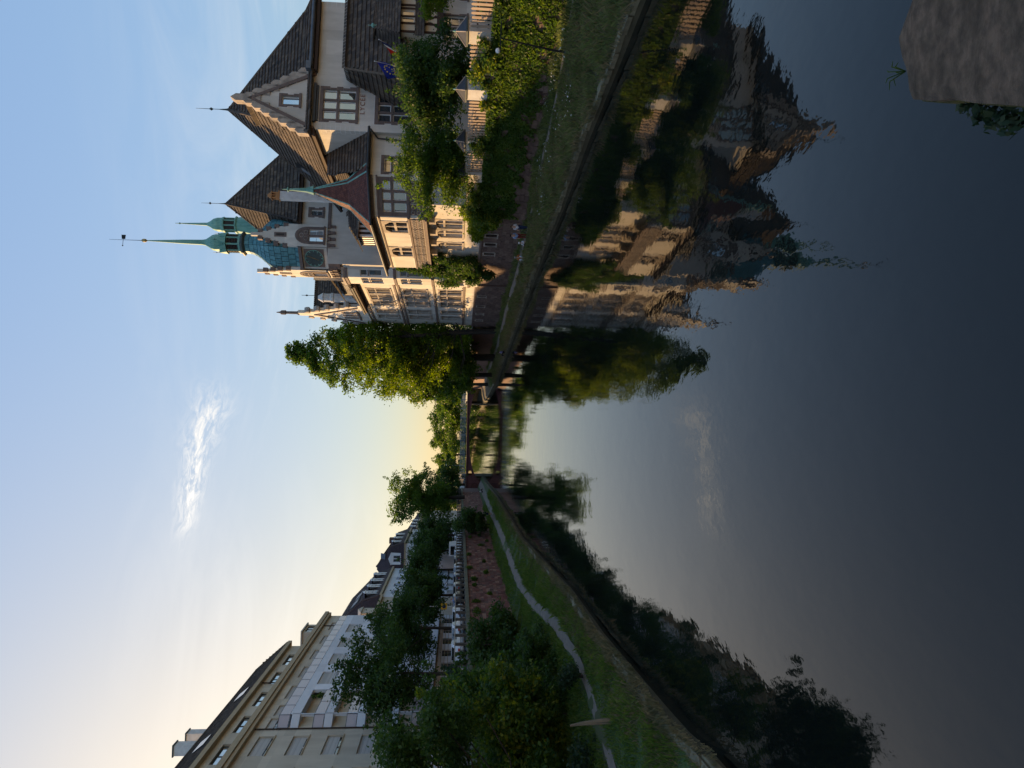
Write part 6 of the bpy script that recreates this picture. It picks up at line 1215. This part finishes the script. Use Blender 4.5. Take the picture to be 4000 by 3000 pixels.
# ================================================================ GRASS
def blades(name, P, h, w, mat, **k):
    n = len(P); a = NP.uniform(0, 2 * math.pi, n); d = np.stack([np.cos(a), np.sin(a), np.zeros(n)], 1); hh = h * NP.uniform(.5, 1.25, n) * (.75 + .45 * np.sin(P[:, 0] * 1.1 + 1.7 * np.sin(P[:, 1] * .7)) * np.sin(P[:, 1] * .9 + .6)); l = NP.normal(size=(n, 2)) * .28
    v = np.empty((n, 4, 3)); ww_ = (w * NP.uniform(.6, 1.3, n))[:, None]; v[:, 0] = P - d * ww_; v[:, 1] = P + d * ww_
    m_ = P.copy(); m_[:, :2] += l * hh[:, None] * .35; m_[:, 2] += hh * .6; t = P.copy(); t[:, :2] += l * hh[:, None] * 1.1; t[:, 2] += hh
    v[:, 2] = t; v[:, 3] = m_ - d * ww_ * .4
    v[:, 2] = t; return quads(name, v, mat, None, **k)
def scatter(n, y0, y1, xe, xw, zf, s0, s1, path=None, pw=.6, pow_=1.0):
    Y = y0 + (y1 - y0) * NP.random(n) ** pow_; S = NP.uniform(s0, s1, n); E_ = np.array([xe(y) for y in Y]); Wd = np.array([xw(y) for y in Y]); X = E_ + (Wd - E_) * S
    if path is not None:
        pa_ = np.array(path); px = np.interp(Y, pa_[:, 1], pa_[:, 0]); keep = np.abs(X - px) > pw * (1 + .16 * NP.normal(size=n)); X, Y = X[keep], Y[keep]
    Z_ = np.array([zf(x, y) for x, y in zip(X, Y)]) + .05 * np.sin(1.3 * X + .7 * Y) + .04 * np.sin(2.9 * Y - 1.1 * X) + .03 * np.sin(5.1 * X + 2.3) - .02
    return np.stack([X, Y, Z_], 1)
blades('grass', np.concatenate([scatter(52000, 17, 60, XLe, XLw, zL, .03, .95, LP, .42), scatter(26000, 60, 140, XLe, XLw, zL, .0, .97, LP, .62)]), .36, .026, 'grass_green', label='short green grass on the left bank', cat='grass', kind='stuff')
blades('dry_grass', np.concatenate([scatter(20000, 17, 60, XLe, XLw, zL, -.03, .16), scatter(9000, 60, 130, XLe, XLw, zL, -.03, .12)]), .26, .022, 'grass_dry', label='dry brown grass along the left kerb', cat='grass', kind='stuff')
blades('tall_grass', np.concatenate([scatter(40000, 22, 62, XRe, XRw, zR, .03, .99, RPt, .32, 1.1), scatter(18000, 62, 140, XRe, XRw, zR, .08, .97, RPt, .6)]), .50, .026, 'grass_olive', label='tall green grass on the right bank', cat='grass', kind='stuff')
blades('dry_grass', np.concatenate([scatter(20000, 24, 62, XRe, XRw, zR, -.02, .7, RPt, .3), scatter(9000, 62, 130, XRe, XRw, zR, -.03, .5, RPt, .6)]), .48, .024, 'grass_dry', label='dry seeding grass along the right kerb', cat='grass', kind='stuff')
fl_ = scatter(500, 36, 52, XRe, XRw, zR, .15, .85); fl_ = fl_[(np.sin(fl_[:, 1] * 1.7) + np.sin(fl_[:, 0] * 2.1)) > .5]; fl_[:, 2] += NP.uniform(.45, .75, len(fl_)); leaf_mesh('wild_flowers', fl_, .10, 'flower_white', None, up=2.0, aspect=.9, label='white wild flowers scattered in the right bank grass', cat='flowers', kind='stuff')
wd_ = np.concatenate([scatter(2600, 20, 50, XLe, XLw, zL, .05, .6, LP, .6), scatter(2200, 26, 70, XRe, XRw, zR, .2, .95, RPt, .3)]); wd_[:, 2] += NP.uniform(.03, .3, len(wd_)); leaf_mesh('weeds', wd_, .13, 'leaf_mid', None, up=.8, label='broad leaved weeds among the bank grass', cat='weeds', kind='stuff')

# ================================================================ PEOPLE
def skin(name, V, E_, Rr, mat, parent, lvl=1):
    me = bpy.data.meshes.new(name); me.from_pydata(V, E_, []); me.update(); o = link(name, me, mat, parent)
    o.modifiers.new('Skin', 'SKIN')
    for i, r in enumerate(Rr): me.skin_vertices[0].data[i].radius = (r, r)
    me.skin_vertices[0].data[0].use_root = True; o.modifiers['Skin'].use_smooth_shade = True
    sb = o.modifiers.new('Sub', 'SUBSURF'); sb.levels = sb.render_levels = lvl; return o
STAND = dict(pel=(0, 0, .95), waist=(0, 0, 1.1), chest=(0, .01, 1.3), neck=(0, .0, 1.47), head=(0, .02, 1.60), top=(0, .01, 1.69),
    sL=(-.18, 0, 1.41), eL=(-.25, -.02, 1.13), hL=(-.26, .08, .88), fL=(-.25, .11, .78), sR=(.18, 0, 1.41), eR=(.25, -.02, 1.13), hR=(.26, .08, .88), fR=(.25, .11, .78),
    pL=(-.09, 0, .92), kL=(-.11, .03, .50), aL=(-.11, 0, .09), tL=(-.12, .15, .04), pR=(.09, 0, .92), kR=(.11, .03, .50), aR=(.11, 0, .09), tR=(.12, .15, .04))
def pose(**k): d = dict(STAND); d.update(k); return d
WALK = pose(kL=(-.10, .20, .52), aL=(-.10, .30, .10), tL=(-.10, .45, .06), kR=(.10, -.02, .50), aR=(.10, -.30, .16), tR=(.10, -.18, .05), hL=(-.26, -.12, .90), hR=(.26, .25, .92), fL=(-.25, -.14, .8), fR=(.25, .32, .84))
LEAN = pose(chest=(0, .20, 1.27), neck=(0, .34, 1.40), head=(0, .44, 1.50), top=(0, .50, 1.57), sL=(-.18, .27, 1.36), eL=(-.27, .42, 1.15), hL=(-.15, .62, 1.13), fL=(-.05, .66, 1.13), sR=(.18, .27, 1.36), eR=(.27, .42, 1.15), hR=(.15, .62, 1.13), fR=(.05, .66, 1.13), waist=(0, .06, 1.1))
_d = -.62
SIT = pose(pel=(0, 0, .16), waist=(0, -.02, .32), chest=(0, .03, .55), neck=(0, .06, .72), head=(0, .10, .85), top=(0, .10, .94), sL=(-.18, .05, .66), eL=(-.26, .16, .42), hL=(-.16, .38, .46), fL=(-.12, .45, .44), sR=(.18, .05, .66), eR=(.26, .16, .42), hR=(.16, .38, .46), fR=(.12, .45, .44), pL=(-.10, .02, .15), kL=(-.15, .42, .48), aL=(-.13, .62, .10), tL=(-.13, .76, .05), pR=(.10, .02, .15), kR=(.15, .42, .46), aR=(.13, .62, .10), tR=(.13, .76, .05))
def person(label, loc, rz, J, shirt, trouser, hair, bare=False, h=1.0, hat=None):
    o = empty('person', loc, rz, label, 'person'); sc = lambda p: tuple(c * h for c in p)
    names = ['pel', 'waist', 'chest', 'neck', 'head', 'top', 'sL', 'eL', 'hL', 'fL', 'sR', 'eR', 'hR', 'fR', 'pL', 'kL', 'aL', 'tL', 'pR', 'kR', 'aR', 'tR']; ix = {n: i for i, n in enumerate(names)}
    ed = [('pel', 'waist'), ('waist', 'chest'), ('chest', 'neck'), ('neck', 'head'), ('head', 'top'), ('chest', 'sL'), ('sL', 'eL'), ('eL', 'hL'), ('hL', 'fL'), ('chest', 'sR'), ('sR', 'eR'), ('eR', 'hR'), ('hR', 'fR'), ('pel', 'pL'), ('pL', 'kL'), ('kL', 'aL'), ('aL', 'tL'), ('pel', 'pR'), ('pR', 'kR'), ('kR', 'aR'), ('aR', 'tR')]
    rr = dict(pel=.13, waist=.12, chest=.13, neck=.055, head=.095, top=.07, sL=.06, sR=.06, eL=.042, eR=.042, hL=.03, hR=.03, fL=.022, fR=.022, pL=.085, pR=.085, kL=.055, kR=.055, aL=.038, aR=.038, tL=.03, tR=.03)
    skin('body', [sc(J[n]) for n in names], [(ix[a], ix[b]) for a, b in ed], [rr[n] * h for n in names], MM['skin'], o)
    def sub(nm, keys, eds, grow, mt):
        q = {n: i for i, n in enumerate(keys)}; skin(nm, [sc(J[n]) for n in keys], [(q[a], q[b]) for a, b in eds], [(rr[n] + grow) * h for n in keys], mt, o)
    sub('shirt', ['waist', 'chest', 'sL', 'eL', 'sR', 'eR', 'pel'], [('pel', 'waist'), ('waist', 'chest'), ('chest', 'sL'), ('sL', 'eL'), ('chest', 'sR'), ('sR', 'eR')], .018, shirt)
    if bare: sub('shorts', ['pel', 'pL', 'pR'], [('pel', 'pL'), ('pel', 'pR')], .03, trouser)
    else: sub('trousers', ['pel', 'pL', 'kL', 'aL', 'pR', 'kR', 'aR'], [('pel', 'pL'), ('pL', 'kL'), ('kL', 'aL'), ('pel', 'pR'), ('pR', 'kR'), ('kR', 'aR')], .02, trouser)
    hd_ = Vector(sc(J['head'])); mb = MB(); mb.lathe(hd_.x, hd_.y - .015, [(.10 * h, hd_.z + .0), (.112 * h, hd_.z + .05 * h), (.09 * h, hd_.z + .10 * h), (.03 * h, hd_.z + .128 * h)], 10); mb.obj('hair' if hat is None else 'cap', hair if hat is None else hat, o, True)
    mb = MB(); mb.box(hd_.x - .012, hd_.x + .012, hd_.y + .085 * h, hd_.y + .115 * h, hd_.z - .03, hd_.z + .01); mb.obj('nose', MM['skin'], o)
    for s in ('L', 'R'):
        a, t = Vector(sc(J['a' + s])), Vector(sc(J['t' + s])); mb = MB(); mb.tube(a + Vector((0, -.04, -.05)), t + Vector((0, .02, -.01)), .045, .04, 6); mb.obj('shoe', MM['frame_white'] if bare else MM['tyre'], o)
    return o
cw1 = cloth('cloth_white', (.62, .62, .64)); cb1 = cloth('cloth_light_blue', (.26, .36, .60)); cj = cloth('cloth_denim', (.02, .035, .085)); crd = cloth('cloth_rust', (.19, .035, .025)); cor = cloth('cloth_orange', (.42, .14, .035)); cdk = cloth('cloth_dark', (.02, .02, .025)); cst = cloth('cloth_striped_blue', (.16, .2, .42))
hb = M('hair_dark', (.018, .012, .009)); hg = M('hair_grey', (.35, .33, .3)); hbr = M('hair_brown', (.07, .04, .02))
def rb(x, y): return (x, y, zR(x, y) + hump(x, y))
def lb(x, y): return (x, y, max(zL(x, y), zL(x, y) + hump(x, y)) + .03)
person('person in white top and jeans standing on the right bank', rb(13.95, 61.2), R_(150), WALK, cw1, cj, hbr)
person('person in light blue shirt and rust trousers standing on the right bank', rb(13.2, 61.4), R_(190), STAND, cb1, crd, hb)
person('person in white cap sitting beside the standing couple', rb(12.9, 62.6), R_(120), SIT, cw1, cdk, hb, False, 1.0, MM['lamp_white'])
person('person in orange top sitting on the right bank by the path', rb(12.2, 66.3), R_(160), SIT, cor, cw1, hg)
person('person in blue top sitting far along the right path', rb(4.6, 99.5), R_(100), SIT, cst, cdk, hb)
person('person in dark top and shorts walking away on the left path', lb(-21.0, 111.5), R_(6), WALK, cdk, cj, hb, True, 1.0, MM['lamp_white'])
person('person in white shirt sitting by the path near the bridge', lb(-24.6, 157), R_(-100), SIT, cw1, cdk, hb)
person('person in light blue shirt leaning on the quay rail', (XLw(72.6) - .95, 72.6, 5.93), R_(-90), LEAN, cb1, cdk, hg)
for i, (x, y, lab, c) in enumerate(((-31.5, 207, 'small distant figure in red beyond the bridge', crd), (-29.8, 209, 'small distant figure in white beyond the bridge', cw1), (-28.0, 211, 'small distant figure in dark clothes beyond the bridge', cdk))): person(lab, (x - 1, y, 5.8), R_(30 * i), STAND, c, cdk, hb)

# weeds rooted in the red wall
wl2 = []
for k in range(16): y = 62 + 3.4 * k + rnd.uniform(-1, 1); z = rnd.choice((1.9, 2.4, 4.9, 5.3, 3.4)); wl2.append((XLw(y) + .1, y, z, .2, rnd.uniform(.3, .8), rnd.uniform(.25, .55)))
leaf_mesh('wall_weeds', in_lumps(wl2, 3600, .3), .17, 'leaf_mid', None, up=.2, drop=.6, label='weeds rooted in the joints of the red wall', cat='weeds', kind='stuff')
